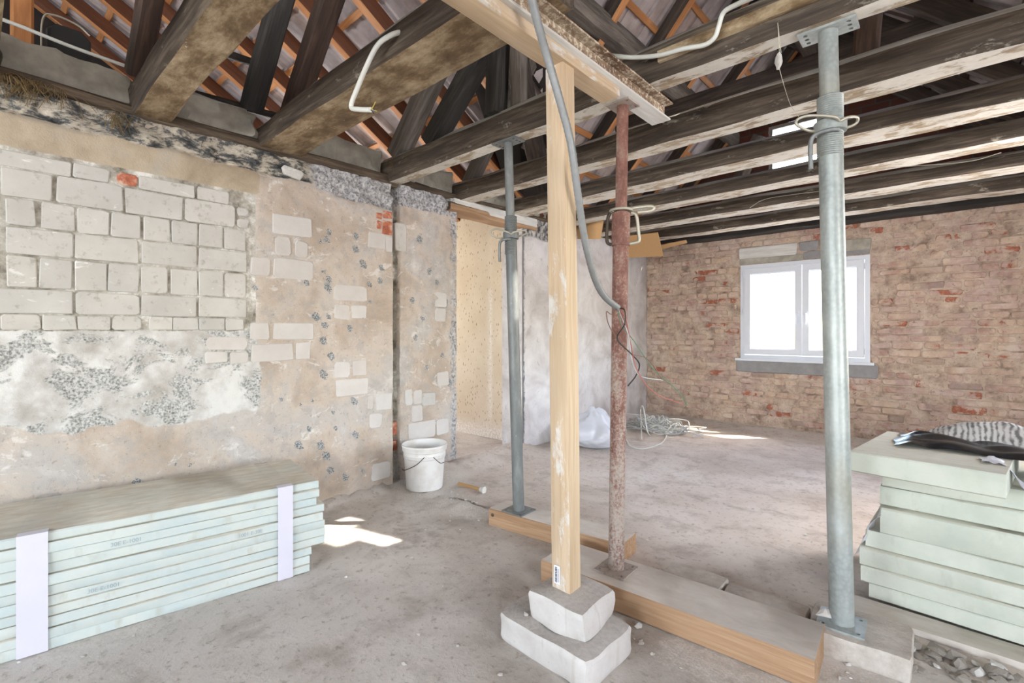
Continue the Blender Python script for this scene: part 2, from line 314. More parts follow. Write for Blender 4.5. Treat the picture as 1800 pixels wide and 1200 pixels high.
t = NT('rubble_plaster'); n2 = t.noise(30, 7, .7, t.mapping((1, 1, 1), True)); c = t.mix(t.rand(), t.ramp(n2, [(.35, S(176, 168, 158)), (.65, S(206, 200, 192))]), t.ramp(n2, [(.35, S(206, 202, 196)), (.65, S(236, 234, 230))])); t.bump(n2, .5, .006); MT['rubble'] = t.done(c, .95)
t = NT('aerated_block'); n1 = t.noise(6, 7, .65); n2 = t.noise(60, 6, .7); nn = t.n('ShaderNodeNewGeometry'); sx = t.n('ShaderNodeSeparateXYZ'); t.l(nn.outputs['Normal'], sx.inputs[0])
c = t.ramp(n1, [(.3, S(190, 184, 178)), (.7, S(212, 208, 204))]); c = t.mix(t.ramp(t.noise(4, 3, .5, t.mapping((6, 6, .4))), [(.6, 0.0), (.7, .5)]), c, S(176, 168, 158)); c = t.mix(t.ramp(n2, [(.62, 0.0), (.72, .5)]), c, S(150, 142, 132))
dust = t.math('MULTIPLY', t.ramp(sx.outputs[2], [(.6, 0.0), (.9, 1.0)]), t.ramp(n1, [(.3, .9), (.8, .4)])); c = t.mix(dust, c, t.ramp(n2, [(.3, S(150, 142, 134)), (.7, S(190, 184, 176))])); t.bump(t.math('ADD', n1, n2), .4, .008); MT['aerated'] = t.done(c, .95)
def foam(name, col, dirty):
    t = NT(name); n1 = t.noise(5, 7, .65, t.mapping((1, 1, 1), True)); n2 = t.noise(60, 6, .7); nn = t.n('ShaderNodeNewGeometry'); sx = t.n('ShaderNodeSeparateXYZ'); t.l(nn.outputs['Normal'], sx.inputs[0])
    c = t.mix(t.ramp(n1, [(.35, 0.0), (.6, .5)]), col, S(214, 214, 202)); c = t.mix(t.ramp(t.noise(4, 5, .6, t.mapping((3, 1, 1), True)), [(.58, 0.0), (.7, .5)]), c, S(170, 168, 152)); c = t.mix(t.ramp(n2, [(.66, 0.0), (.76, .35)]), c, S(176, 176, 164))
    c = t.mix(t.math('MULTIPLY', t.ramp(sx.outputs[2], [(.7, 0.0), (.95, dirty)]), t.ramp(n1, [(.2, .6), (.6, 1.0)])), c, t.ramp(t.noise(9, 6, .7, t.mapping((1, 3, 1))), [(.35, S(186, 172, 148)), (.65, S(216, 208, 192))])); t.bump(n2, .12, .003); return t.done(c, .85)
MT['foam'] = foam('pale_blue_green_foam', S(186, 198, 197), .8); MT['foam2'] = foam('pale_green_foam', S(184, 189, 176), .5)
MT['strap'] = plain('white_strap', S(213, 211, 222), .5, var=.04); MT['ink'] = plain('grey_print', S(158, 170, 174), .8); MT['black_ink'] = plain('black_print', S(50, 52, 60), .8); MT['paper'] = plain('white_sticker', S(232, 232, 238), .7, var=.03)
t = NT('galvanized_steel'); n1 = t.noise(9, 7, .65, t.mapping((1, 1, .4), True)); n2 = t.vor(60); n3 = t.noise(3, 4, .5, t.mapping((1, 1, .6), True))
c = t.ramp(n1, [(.3, S(128, 134, 132)), (.5, S(154, 160, 157)), (.7, S(180, 185, 182))]); c = t.mix(t.ramp(n2, [(.2, .25), (.7, 0.0)]), c, S(196, 198, 196)); c = t.mix(t.ramp(n3, [(.6, 0.0), (.72, .45)]), c, S(150, 140, 112)); c = t.mix(t.ramp(t.noise(40, 6, .7), [(.66, 0.0), (.74, .6)]), c, S(205, 205, 200)); t.bump(n1, .1, .002); MT['galv'] = t.done(c, .45, .3)
t = NT('dull_galvanized_steel'); n1 = t.noise(9, 7, .65, t.mapping((1, 1, .4), True)); c = t.ramp(n1, [(.3, S(96, 100, 100)), (.55, S(124, 127, 126)), (.75, S(158, 159, 156))]); c = t.mix(t.ramp(t.noise(50, 6, .7), [(.64, 0.0), (.74, .6)]), c, S(190, 186, 178)); t.bump(n1, .1, .002); MT['galv2'] = t.done(c, .5, .25)
t = NT('worn_red_paint'); n1 = t.noise(14, 8, .7, t.mapping((1, 1, .5))); n2 = t.noise(90, 7, .75); zz = t.n('ShaderNodeSeparateXYZ'); t.l(t.vec, zz.inputs[0])
c = t.ramp(n1, [(.34, S(106, 70, 60)), (.5, S(136, 94, 82)), (.66, S(150, 122, 106))]); lime = t.math('ADD', t.math('ADD', t.math('MULTIPLY', n2, .6), t.math('MULTIPLY', n1, .4)), t.ramp(t.math('MULTIPLY', zz.outputs[2], .5), [(.0, .16), (.6, .05), (1.0, 0.0)])); c = t.mix(t.ramp(lime, [(.53, 0.0), (.66, .85)]), c, S(172, 164, 154)); t.bump(n2, .4, .003); MT['redpaint'] = t.done(c, .75, .1)
t = NT('rusty_limed_steel'); n1 = t.noise(10, 9, .7, t.mapping((1, .5, 1))); n2 = t.noise(50, 7, .75); c = t.ramp(n1, [(.36, S(88, 68, 54)), (.5, S(130, 104, 82)), (.62, S(166, 148, 126))]); c = t.mix(t.ramp(t.math('ADD', n2, t.math('MULTIPLY', n1, .3)), [(.66, 0.0), (.74, .9)]), c, S(218, 206, 186)); t.bump(n2, .5, .004); MT['rust'] = t.done(c, .8, .2)
MT['darksteel'] = plain('dark_steel', S(82, 72, 62), .55, .6, .3); MT['wire'] = plain('pale_zinc_wire', S(190, 184, 168), .45, .5); MT['blackwire'] = plain('black_wire', S(40, 38, 38), .5)
MT['pvc'] = plain('white_window_plastic', S(226, 230, 238), .35, var=.03); MT['cable'] = plain('white_cable_sheath', S(222, 222, 214), .5, var=.06); MT['cable_grey'] = plain('grey_cable_sheath', S(186, 188, 190), .5, var=.1)
MT['conduit'] = plain('grey_conduit', S(142, 144, 144), .45, .1, .2, 40); MT['cw_red'] = plain('red_wire', S(176, 96, 84), .5); MT['cw_green'] = plain('green_wire', S(96, 132, 104), .5); MT['cw_brown'] = plain('brown_wire', S(122, 92, 74), .5); MT['cw_blue'] = plain('blue_wire', S(70, 96, 150), .5); MT['cw_yellow'] = plain('yellow_wire', S(190, 172, 80), .5)
MT['fibre'] = plain('brown_fibreboard', S(196, 156, 108), .8, var=.08, sc=60); MT['concrete'] = plain('grey_mortar_fill', S(188, 182, 168), .95, var=.45, sc=9); MT['sill'] = plain('grey_rendered_sill', S(158, 156, 156), .9, var=.25)
MT['straw'] = plain('dry_straw', S(128, 106, 70), .9, var=.3); MT['board_black'] = plain('black_board', S(38, 36, 34), .8)  # last one is the leaning board's own black
t = NT('white_bucket_plastic'); n1 = t.noise(6, 7, .65); n2 = t.noise(30, 6, .7); c = t.mix(t.ramp(n1, [(.46, 0.0), (.66, .6)]), S(230, 228, 224), S(204, 194, 180)); c = t.mix(t.ramp(n2, [(.64, 0.0), (.74, .5)]), c, S(172, 164, 152)); MT['bucket'] = t.done(c, .5)
t = NT('cloudy_plastic_film'); t.b.inputs['Transmission Weight'].default_value = .0; t.b.inputs['Alpha'].default_value = .82; t.done(S(228, 230, 238), .25); MT['film'] = t.m
t = NT('black_plastic_film'); n1 = t.noise(14, 5, .6); t.bump(n1, .3, .01); MT['blackfilm'] = t.done(S(22, 22, 25), .28)
t = NT('grey_woven_sheet'); n1 = t.noise(30, 4); wv = t.n('ShaderNodeTexWave'); wv.inputs['Scale'].default_value = 16; wv.inputs['Distortion'].default_value = 5; t.l(t.vec, wv.inputs['Vector']); MT['weave'] = t.done(t.ramp(t.math('ADD', t.math('MULTIPLY', wv.outputs['Fac'], .35), n1), [(.5, S(104, 101, 99)), (.62, S(150, 146, 143)), (.8, S(190, 187, 184))]), .8)
t = NT('window_glass'); tr = t.n('ShaderNodeBsdfTransparent'); gl = t.n('ShaderNodeBsdfGlossy'); gl.inputs['Roughness'].default_value = .03; mx = t.n('ShaderNodeMixShader'); mx.inputs[0].default_value = .06; t.l(tr.outputs[0], mx.inputs[1]); t.l(gl.outputs[0], mx.inputs[2]); t.l(mx.outputs[0], t.t.nodes['Material Output'].inputs[0]); MT['glass'] = t.m
t = NT('clear_strap_film'); t.b.inputs['Alpha'].default_value = .12; t.done(S(210, 205, 205), .3); MT['clear'] = t.m
t = NT('dusty_stone'); n1 = t.noise(12, 8, .7, t.mapping((1, 1, 1), True)); n2 = t.noise(60, 6, .7); c = t.ramp(n1, [(.32, S(168, 158, 147)), (.6, S(202, 194, 185))]); c = t.mix(t.ramp(n2, [(.6, 0.0), (.72, .5)]), c, S(140, 130, 120)); t.bump(t.math('ADD', n1, n2), .5, .008); MT['slab'] = t.done(c, .95)
t = NT('grey_rubble'); n2 = t.noise(30, 7, .7, t.mapping((1, 1, 1), True)); c = t.mix(t.ramp(t.rand(), [(.72, 0.0), (.9, 1.0)]), t.ramp(n2, [(.35, S(126, 118, 108)), (.65, S(172, 164, 154))]), t.ramp(n2, [(.35, S(196, 192, 186)), (.65, S(224, 221, 216))])); t.bump(n2, .5, .006); MT['rubble_grey'] = t.done(c, .95)
t = NT('sun_diffusing_glass'); tl = t.n('ShaderNodeBsdfTranslucent'); tl.inputs[0].default_value = (.9, .93, .95, 1); t.l(tl.outputs[0], t.t.nodes['Material Output'].inputs[0]); MT['diffuser'] = t.m  # made-up translucent pane that keeps a stray sunbeam off the far wall
MT['ground'] = plain('pale_gravel', S(214, 210, 200), .95, var=.08)

# ------------------------------------------------------------------ the setting: floor
XL, XF, YB = -3.2, -3.25, 6.4            # left wall, its far part behind the step, window wall
def gauss(x, s): return math.exp(-(x / s) ** 2)
def floor_h(x, y):
    h = .006 * fz(x * 3, y * 3, 1.0) + .004 * fz(x * 14, y * 14, 2.0, 3)
    if -3.4 < x < -2.6 and 2.2 < y < 4.0: h += .075 * gauss(x + 3.22, .2) * sm(2.3, 2.6, y) * (1 - sm(3.6, 3.95, y)) * (1 + .4 * fz(x * 9, y * 9))
    if x < -2.05: h += max(0, .022 * gauss(y - 2.22, .08) * (.6 + 1.2 * fz(x * 11, y * 11, 4.0)))
    if x < 1 and y > 5: h += .05 * gauss(y - 6.4, .16)
    if -3.25 < x < -2.9: h += .04 * gauss(x + 3.2, .07) * sm(1.2, 1.5, y) * (1 - sm(2.0, 2.2, y)) * (1 + fz(x * 15, y * 15))
    return h if h > -.012 else -.012
us = lin(-7, -3.6, .3) + lin(-3.56, 1.0, .036) + lin(1.3, 4.3, .3)
vs = lin(-5, .6, .2) + lin(.636, 6.5, .036)
chips_c = [(-2.6, 2.15, .35), (-2.95, 2.2, .25), (-.75, 1.75, .2), (-.35, 1.7, .2), (-2.5, .25, .3), (-3.05, 2.6, .3), (-.2, 2.0, .4)]
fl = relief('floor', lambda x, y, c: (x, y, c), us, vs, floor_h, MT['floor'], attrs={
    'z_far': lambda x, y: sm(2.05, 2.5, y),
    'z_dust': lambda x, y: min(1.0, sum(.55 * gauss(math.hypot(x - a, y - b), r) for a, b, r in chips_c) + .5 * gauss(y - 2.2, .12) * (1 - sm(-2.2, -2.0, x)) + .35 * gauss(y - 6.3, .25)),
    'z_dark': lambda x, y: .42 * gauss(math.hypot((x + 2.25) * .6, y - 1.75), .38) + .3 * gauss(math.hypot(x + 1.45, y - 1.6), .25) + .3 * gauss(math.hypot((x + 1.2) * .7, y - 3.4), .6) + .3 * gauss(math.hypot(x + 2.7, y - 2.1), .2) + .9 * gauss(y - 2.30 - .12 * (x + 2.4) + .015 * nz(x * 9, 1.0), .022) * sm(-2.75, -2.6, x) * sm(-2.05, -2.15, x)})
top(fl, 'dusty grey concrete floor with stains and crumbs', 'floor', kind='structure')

# ------------------------------------------------------------------ the setting: left wall with its block courses
ZP0, ZP1 = 1.203, 2.036
mapL = lambda y, z, c: (XL + c, y, z)
dabs = [(420 + .2 * a, 360 + .2 * b, r) for a, b, r in [(795,240,1),(775,305,.9),(715,320,.7),(1030,270,1),(1030,390,1.2),(1095,520,1.3),(1250,550,1),(745,590,.7),(790,650,1),(600,685,.9),(785,725,1.3),(1150,695,1),(1245,670,1.1),(680,985,1.3),(790,980,.9),(755,1060,1.1),(975,1085,1),(745,1180,.9),(1150,850,.7),(150,730,.7),(295,965,.5)]] + \
       [(420 + .25 * a, 560 + .25 * b, r) for a, b, r in [(595,155,1.2),(650,265,1.2),(595,390,1.3),(295,565,.6),(435,600,.6),(515,580,.6),(810,580,1.2),(665,660,.7),(680,770,.8),(495,775,.8),(420,890,1.3),(575,890,1.3),(615,965,1.4),(820,815,1.2),(645,1065,1.2),(750,1115,1.1),(870,1070,.8)]] + [(242, 848, .9), (310, 815, .5), (335, 818, .5)]
DAB = []
for u_, v_, r_ in dabs:
    p_ = at(u_, v_, X=XL); DAB.append((p_.y, p_.z, .034 * r_))
def dab(y, z): return max([0.0] + [.95 * gauss(math.hypot((y - a) * 1.2 + (z - b) * .4, z - b), r) for a, b, r in DAB if abs(y - a) < .1 and abs(z - b) < .1])
def in_panel(y, z): return sm(1.155, 1.125, y) * sm(ZP0 - .02, ZP0 + .01, z) * sm(ZP1 + .03, ZP1, z)
def mott(y, z):
    lo = .72 + .09 * nz(y * 3.2, 1.7) + .05 * nz(y * 9, 2.9); return sm(1.22 + .07 * nz(z * 9, 3.1), 1.10 + .05 * nz(z * 9, 3.1), y) * sm(lo - .05, lo + .05, z) * sm(ZP0 + .03, ZP0 - .03, z)
def topz(y, z):
    e = 2.2 + .022 * nz(y * 6, 7.7) + (-.07 * sm(1.25, 2.0, y)); return sm(e - .025, e + .025, z)
def hL(y, z):
    p = in_panel(y, z); m = mott(y, z); tz = topz(y, z)
    h = .006 * fz(y * 4, z * 4, 5.0) + .003 * fz(y * 18, z * 18, 6.0, 3)
    h -= .011 * p + m * (.006 + .006 * fz(y * 22, z * 22, 8.0, 3)); h += tz * (-.02 + .035 * fz(y * 9, z * 16, 9.0, 4)) - .004 * dab(y, z)
    return h
us = lin(-4.8, -.2, .3) + lin(-.18, 2.13, .017); vs = lin(0, 2.34, .017)
core = MB().box((-3.5, -4.8, 0), (-3.245, 2.13, 2.33))
wl = relief('wall_left', mapL, us, vs, hL, MT['plaster'], extra=core, attrs={
    'z_mortar': lambda y, z: in_panel(y, z), 'z_mott': mott, 'z_top': lambda y, z: topz(y, z) * (1 - .9 * sm(1.3, 1.7, y)), 'z_dab': dab,
    'z_grey': lambda y, z: topz(y, z) * sm(1.3, 1.7, y), 'z_band': lambda y, z: sm(1.2, 1.12, y) * sm(ZP1 - .01, ZP1 + .03, z) * (1 - topz(y, z))})
top(wl, 'stripped interior wall on the left with bare pale blocks and patchy plaster', 'wall', kind='structure')
rb = random.Random(4)
def yL(u): return at(u, 582, X=XL).y
ROWS = [((1.958, 2.030), [(-60, 124), (129, 192), (246, 342), (348, 402)]),
        ((1.822, 1.953), [(3, 91), (101, 215), (221, 320), (326, 413)]),
        ((1.689, 1.815), [(11, 61), (73, 131), (137, 191), (196, 247), (253, 298), (302, 346), (350, 391), (395, 430)]),
        ((1.560, 1.683), [(10, 128), (133, 243), (250, 345), (351, 434)]),
        ((1.404, 1.550), [(12, 64), (70, 127), (132, 186), (191, 244), (249, 295), (301, 347), (351, 391), (396, 432)]),
        ((1.283, 1.396), [(-55, 128), (135, 245), (249, 345), (350, 433)]),
        ((1.206, 1.278), [(3, 70), (75, 133), (137, 193), (198, 248), (264, 303), (306, 348), (352, 394), (397, 427)])]
for (z0, z1), cols in ROWS:
    for a, b in cols:
        v, f = block(mapL, yL(a - .8), yL(b + .8), z0 + .0005, z1 - .0005, -.04, .001 + rb.uniform(-.004, .004), rb.choice([.004, .006, .008, .013]), .004, .0028, rb)
        mobj('block', v, f, MT['block'], wl)
for a, b, z0, z1 in [(416, 437, 1.90, 1.952), (417, 437, 1.828, 1.885)]:
    v, f = block(mapL, yL(a), yL(b), z0, z1, -.04, .0, .012, .006, .004, rb); mobj('block', v, f, MT['block'], wl)
v, f = block(mapL, yL(207), yL(242), 1.968, 2.028, -.04, -.004, .012, .006, .004, rb); mobj('brick', v, f, MT['redbrick'], wl)
RECT = [(480,548,379,413),(485,511,417,450),(518,540,423,453),(441,474,451,484),(482,551,455,490),(587,644,501,530),(588,615,535,561),(618,644,536,559),(441,473,566,597),(481,550,567,597),
        (647,676,410,437),(677,689,415,442),(441,515,604,635),(520,545,602,632),(587,615,635,664),(619,644,632,660),(590,646,665,695),(661,688,691,720),(647,656,694,720),(649,671,725,752),(652,686,812,842),(361,436,593,615),(361,400,618,638),(403,437,618,638)]
for u0, u1, v0, v1 in RECT:
    um = (u0 + u1) / 2; z1 = at(um, v0, X=XL).z; z0 = at(um, v1, X=XL).z
    v, f = block(mapL, yL(u0), yL(u1), z0, z1, -.03, .0055 + rb.uniform(-.002, .002), rb.choice([.008, .012, .018]), .004, .005, rb); mobj('block', v, f, MT['block2'], wl)
for u0, u1, v0, v1 in [(660, 671, 374, 384), (673, 689, 371, 384), (662, 670, 388, 402), (672, 689, 388, 412)]:
    um = (u0 + u1) / 2; v, f = block(mapL, yL(u0), yL(u1), at(um, v1, X=XL).z, at(um, v0, X=XL).z, -.03, .005, .006, .004, .003, rb); mobj('brick', v, f, MT['redbrick'], wl)
# white flake of paint still hanging at the top of the wall
v, f = block(mapL, yL(495), yL(534), 2.205, 2.262, .0, .022, .02, .004, .012, rb); o = mobj('plaster_flake', v, f, MT['pale_board'], wl); o['label'] = 'bright white flake of paint'
# pier beyond the chase
mapF = lambda y, z, c: (XF + c, y, z)
def hP(y, z):
    g = sm(2.235, 2.205, y)                      # the rough chase next to the left wall
    return .008 * fz(y * 5, z * 5, 3.0) + .005 * fz(y * 18, z * 18, 4.0, 3) - g * (.07 - .05 * fz(y * 12, z * 8, 5.0)) + sm(2.2, 2.27, z) * .04 * fz(y * 10, z * 12, 6.0)
us = lin(2.12, 2.82, .016); vs = lin(0, 2.36, .018)
core = MB().box((-3.55, 2.12, 0), (-3.36, 2.82, 2.35)).box((-3.36, 2.80, 0), (-3.262, 2.82, 2.35))
DP = [(2.42, 1.96, .05), (2.52, 1.7, .04), (2.35, 1.45, .045), (2.6, 1.62, .035), (2.45, 1.3, .04), (2.7, 1.45, .05), (2.66, 1.0, .035), (2.38, 1.15, .04), (2.74, .75, .05), (2.5, .9, .03)]
wp = relief('wall_pier', mapF, us, vs, hP, MT['plaster'], extra=core, attrs={
    'z_mortar': lambda y, z: sm(2.24, 2.21, y) * .8, 'z_mott': lambda y, z: 0.0, 'z_top': lambda y, z: .0, 'z_band': lambda y, z: .0,
    'z_dab': lambda y, z: max(.75 * gauss(math.hypot(y - a, (z - b) * .8), r) for a, b, r in DP),
    'z_grey': lambda y, z: max(sm(2.16, 2.24, z), .55 * sm(2.66, 2.78, y), .45 * sm(.5, .2, z))})
top(wp, 'narrow rough pier of scraped plaster beside the doorway', 'wall', kind='structure')
def yF(u): return at(u, 582, X=XF).y
for u0, u1, v0, v1, m in [(765,784,513,540,'block2'),(765,783,542,565,'block2'),(768,788,653,678,'block2'),(726,741,686,711,'block2'),(711,724,684,712,'block2'),(723,742,713,741,'block2'),(718,765,740,770,'block2'),(767,788,736,763,'block2'),(693,713,392,442,'block'),(692,709,742,766,'redbrick'),(692,708,775,792,'redbrick'),(741,765,690,712,'block')]:
    um = (u0 + u1) / 2; deep = m == 'redbrick'
    v, f = block(mapF, yF(u0), yF(u1), at(um, v1, X=XF).z, at(um, v0, X=XF).z, -.09, -.03 if deep else .009, .012, .005, .005, rb); mobj('brick' if deep else 'block', v, f, MT[m], wp)
# wall between the doorway and the window wall
def hE(y, z): return .006 * fz(y * 4, z * 4, 13.0) + .003 * fz(y * 20, z * 20, 14.0, 3) + sm(2.1, 2.25, z) * .02 * fz(y * 9, z * 12, 16.0)
us = lin(3.72, 6.42, .03); vs = lin(0, 2.37, .03)
core = MB().box((-3.55, 3.72, 0), (-3.27, 6.75, 2.37))
we = relief('wall_far_left', mapF, us, vs, hE, MT['pale'], extra=core, attrs={'z_top': lambda y, z: sm(2.08, 2.25, z + .06 * nz(y * 4, 1)) * sm(5.0, 4.3, y), 'z_dab': lambda y, z: max(.5 * sm(6.33, 6.4, y), .55 * gauss(y - 3.72, .05))})  # z_dab here greys strips along the window-wall corner and the door edge
top(we, 'pale scraped plaster wall between the doorway and the window wall', 'wall', kind='structure')
# room next door: pecked cream wall seen through the doorway
us = lin(-6.8, -3.5, .05); vs = lin(0, 2.6, .05)
core = MB().box((-6.8, 3.87, 0), (-3.5, 4.0, 2.6))
wc = relief('wall_next_room', lambda x, z, c: (x, 3.84 - c, z), us, vs, lambda x, z: .005 * fz(x * 8, z * 8, 21.0) - .012 * gauss(x + 3.86, .012), MT['cream'], extra=core,
            attrs={'z_pale': lambda x, z: min(1, .9 * sm(.22, .05, z) + .8 * gauss(x + 3.86, .03) * (1 if .2 < z < 1.7 else .2))})
top(wc, 'cream plaster wall with peck marks seen through the doorway', 'wall', kind='structure')
# doorway lintel: limed board above, bare split timber below
lt = empty('door_lintel', (-3.35, 3.3, 2.25)); top(lt, 'split timber lintel with a limed board over the doorway', 'lintel')
timber('beam', (-3.30, 2.72, 2.285), (-3.30, 3.92, 2.285), .17, .07, [MT['beam_brown'], MT['pine_edge']], lt, jit=.012, c=.008, seed=71, fmap=(1, 1, 1, 0, 0, 0, 1, 1), step=.06)
timber('limed_board', (-3.235, 2.78, 2.325), (-3.235, 3.9, 2.325), .03, .085, MT['pale_board'], lt, jit=.008, c=.004, seed=72)

# ------------------------------------------------------------------ the setting: window wall with bricks
WX0, WX1, WZ0, WZ1 = -1.98, -.67, .865, 2.02
GX0, GX1, GZ0, GZ1 = -1.66, -1.04, 3.06, 3.66
ZA = lambda y: 1.2 + 2.49 + .6 * (2.2 - y)
ZB = lambda x: 1.2 + 1.886 + 1.1 * (x + 2.71)
RIDGE = -1.35; ZR = ZB(RIDGE)
ZC = lambda x: ZR - .9 * (x - RIDGE)
ZBC = lambda x: min(ZB(x), ZC(x))
mapB = lambda x, z, c: (x, YB - c, z)
hole = lambda x, z: (WX0 < x < WX1 and WZ0 < z < WZ1) or (GX0 < x < GX1 and GZ0 < z < GZ1)
us = lin(-3.27, .95, .03, (WX0, WX1)); vs = lin(0, 2.4, .03, (WZ0, WZ1))
core = MB()
for a, b, c, d in [(-3.55, WX0, 0, 2.4), (WX1, 1.1, 0, 2.4), (WX0, WX1, 0, WZ0), (WX0, WX1, WZ1, 2.4)]: core.box((a, YB + .04, c), (b, YB + .2, d))
wb_ = relief('wall_back', mapB, us, vs, lambda x, z: .010 * fz(x * 6, z * 8, 31.0) + .006 * fz(x * 20, z * 20, 32.0, 3) + .02 * sm(.12, 0, z), MT['mortar'], extra=core, skip=hole)
top(wb_, 'bare reddish brick wall around the window', 'wall', kind='structure')
rw = random.Random(11); BR = []
row = 0; z = .10
while z < 2.36:
    x = -3.25 + rw.uniform(-.2, 0); k = row
    while x < .55:
        L = .118 if (row % 2 == 0 and rw.random() < .75) else .245
        a, b = max(x, -3.245), min(x + L, .6); x += L + .012
        if b - a < .04: continue
        segs = [(a, b)]
        if z + .065 > WZ0 - .03 and z < WZ1 + .02:
            segs = [s for s in [(a, min(b, WX0 - .012)), (max(a, WX1 + .012), b)] if s[1] - s[0] > .03] if (b > WX0 - .012 and a < WX1 + .012) else segs
        if WZ1 - .02 < z < WZ1 + .2 and b > WX0 - .05 and a < WX1 + .05: continue
        if WZ0 - .20 < z < WZ0 + .0 and b > WX0 - .06 and a < WX1 + .08: continue
        for s in segs:
            if rw.random() < .035: continue
            BR.append((s[0], s[1], z + rw.uniform(-.004, .004), z + .063 + rw.uniform(-.006, .004), rw.choice([-.012, -.006, -.002, .0, .002, .004, .006, .010])))
    z += .0765; row += 1
vis = [b for b in BR if in_frame((b[1], YB, b[2]), 5)]; vis.sort(key=lambda b: -((b[1] - b[0]) / (proj(((b[0] + b[1]) / 2, YB, b[2]))[2])))
keep = set(vis[:300]); rest = MB()
for b in BR:
    v, f = block(mapB, b[0], b[1], b[2], b[3], -.04, b[4] + .006, .012, .006, .005, rw)
    if b in keep: mobj('brick', v, f, MT['wbrick'], wb_)
    else: rest.add(v, f)
o = rest.build('brickwork', MT['wbrick'], wb_); o['kind'] = 'stuff'
for x0, x1, z0, z1, m, c in [(-1.99, -1.36, 2.10, 2.23, 'pale_board', .022), (-1.33, -1.14, 2.13, 2.235, 'sill', .012), (-1.12, -.92, 2.13, 2.235, 'sill', .014), (-.9, -.66, 2.08, 2.2, 'concrete', .015), (-1.99, -1.3, 2.03, 2.10, 'concrete', .01), (-1.29, -.67, 2.03, 2.12, 'sill', .012), (-.65, -.45, 2.05, 2.14, 'sill', -.02)]:
    v, f = block(mapB, x0, x1, z0, z1, -.05, c, .01, .006, .006, rw); mobj('lintel_piece', v, f, MT[m], wb_)
v, f = block(mapB, -2.03, -.60, .70, .84, -.05, .02, .015, .008, .006, rw); mobj('sill_render', v, f, MT['sill'], wb_)
# gable above the ceiling beams
us = lin(-3.6, 1.0, .1, (GX0, GX1)); vs = lin(2.4, 4.7, .1, (GZ0, GZ1))
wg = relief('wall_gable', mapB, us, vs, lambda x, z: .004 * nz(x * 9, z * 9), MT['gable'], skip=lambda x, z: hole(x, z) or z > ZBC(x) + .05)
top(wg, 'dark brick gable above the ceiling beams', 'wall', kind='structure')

# window
w1 = empty('window_1', (-1.325, YB, WZ0)); top(w1, 'white two-sash plastic window glaring with daylight', 'window', kind='structure')
yf0, yf1 = YB - .005, YB + .06
m = MB(); fw = .045
m.box((WX0, yf0, WZ0), (WX0 + fw, yf1, WZ1)).box((WX1 - fw, yf0, WZ0), (WX1, yf1, WZ1)).box((WX0 + fw, yf0, WZ0), (WX1 - fw, yf1, WZ0 + fw)).box((WX0 + fw, yf0, WZ1 - fw), (WX1 - fw, yf1, WZ1))
m.build('frame', MT['pvc'], w1)
mid = (WX0 + WX1) / 2 + .02
for a, b, hx in [(WX0 + .05, mid - .004, mid - .045), (mid + .004, WX1 - .05, mid + .045)]:
    s0, s1, q0, q1, e = YB - .022, YB + .045, WZ0 + .05, WZ1 - .05, .068
    m = MB().box((a, s0, q0), (a + e, s1, q1)).box((b - e, s0, q0), (b, s1, q1)).box((a + e, s0, q0), (b - e, s1, q0 + e)).box((a + e, s0, q1 - e), (b - e, s1, q1))
    for z0, z1 in ((q0 + e, q0 + e + .012), (q1 - e - .012, q1 - e)): m.box((a + e, s0 + .02, z0), (b - e, s0 + .03, z1))
    sash = m.build('sash', MT['pvc'], w1)
    MB().box((a + e - .01, YB + .01, q0 + e - .01), (b - e + .01, YB + .016, q1 - e + .01)).build('pane', MT['glass'], sash)
    hz = 1.40
    MB().box((hx - .014, s0 - .012, hz - .03), (hx + .014, s0, hz + .03)).tube([(hx, s0 - .008, hz), (hx, s0 - .045, hz), (hx, s0 - .05, hz - .02), (hx, s0 - .05, hz - .12)], .009, 8).build('handle', MT['pvc'], sash, 40)
for sx_, zz in ((WX0 + .042, .98), (WX0 + .042, 1.45), (WX0 + .042, 1.9), (WX1 - .042, .98), (WX1 - .042, 1.9)):
    MB().tube([(sx_, YB - .022, zz - .03), (sx_, YB - .022, zz + .03)], .009, 8).build('hinge', MT['pvc'], w1, 40)
o = MB().box((WX0 - .05, YB - .055, WZ0 - .028), (WX1 + .04, YB + .03, WZ0)).build('window_sill', MT['pvc']); top(o, 'thin white sill board under the window', 'window sill', kind='structure')
w2 = empty('window_2', ((GX0 + GX1) / 2, YB, GZ0)); top(w2, 'small bright gable window glimpsed between the ceiling beams', 'window', kind='structure')
m = MB(); 
for a, b, c, d in [(GX0, GX0 + .04, GZ0, GZ1), (GX1 - .04, GX1, GZ0, GZ1), (GX0 + .04, GX1 - .04, GZ0, GZ0 + .04), (GX0 + .04, GX1 - .04, GZ1 - .04, GZ1)]: m.box((a, YB, c), (b, YB + .06, d))
m.build('frame', MT['beam_grey'], w2); MB().box((GX0 + .03, YB + .03, GZ0 + .03), (GX1 - .03, YB + .035, GZ1 - .03)).build('pane', MT['diffuser'], w2)
pt = bpy.data.lights.new('window_portal', 'AREA'); pt.shape = 'RECTANGLE'; pt.size = 1.3; pt.size_y = 1.15; pt.cycles.is_portal = True
po = bpy.data.objects.new('window_portal', pt); COL.objects.link(po); po.location = ((WX0 + WX1) / 2, YB + .25, 1.44); aim(po, (0, -1, 0))
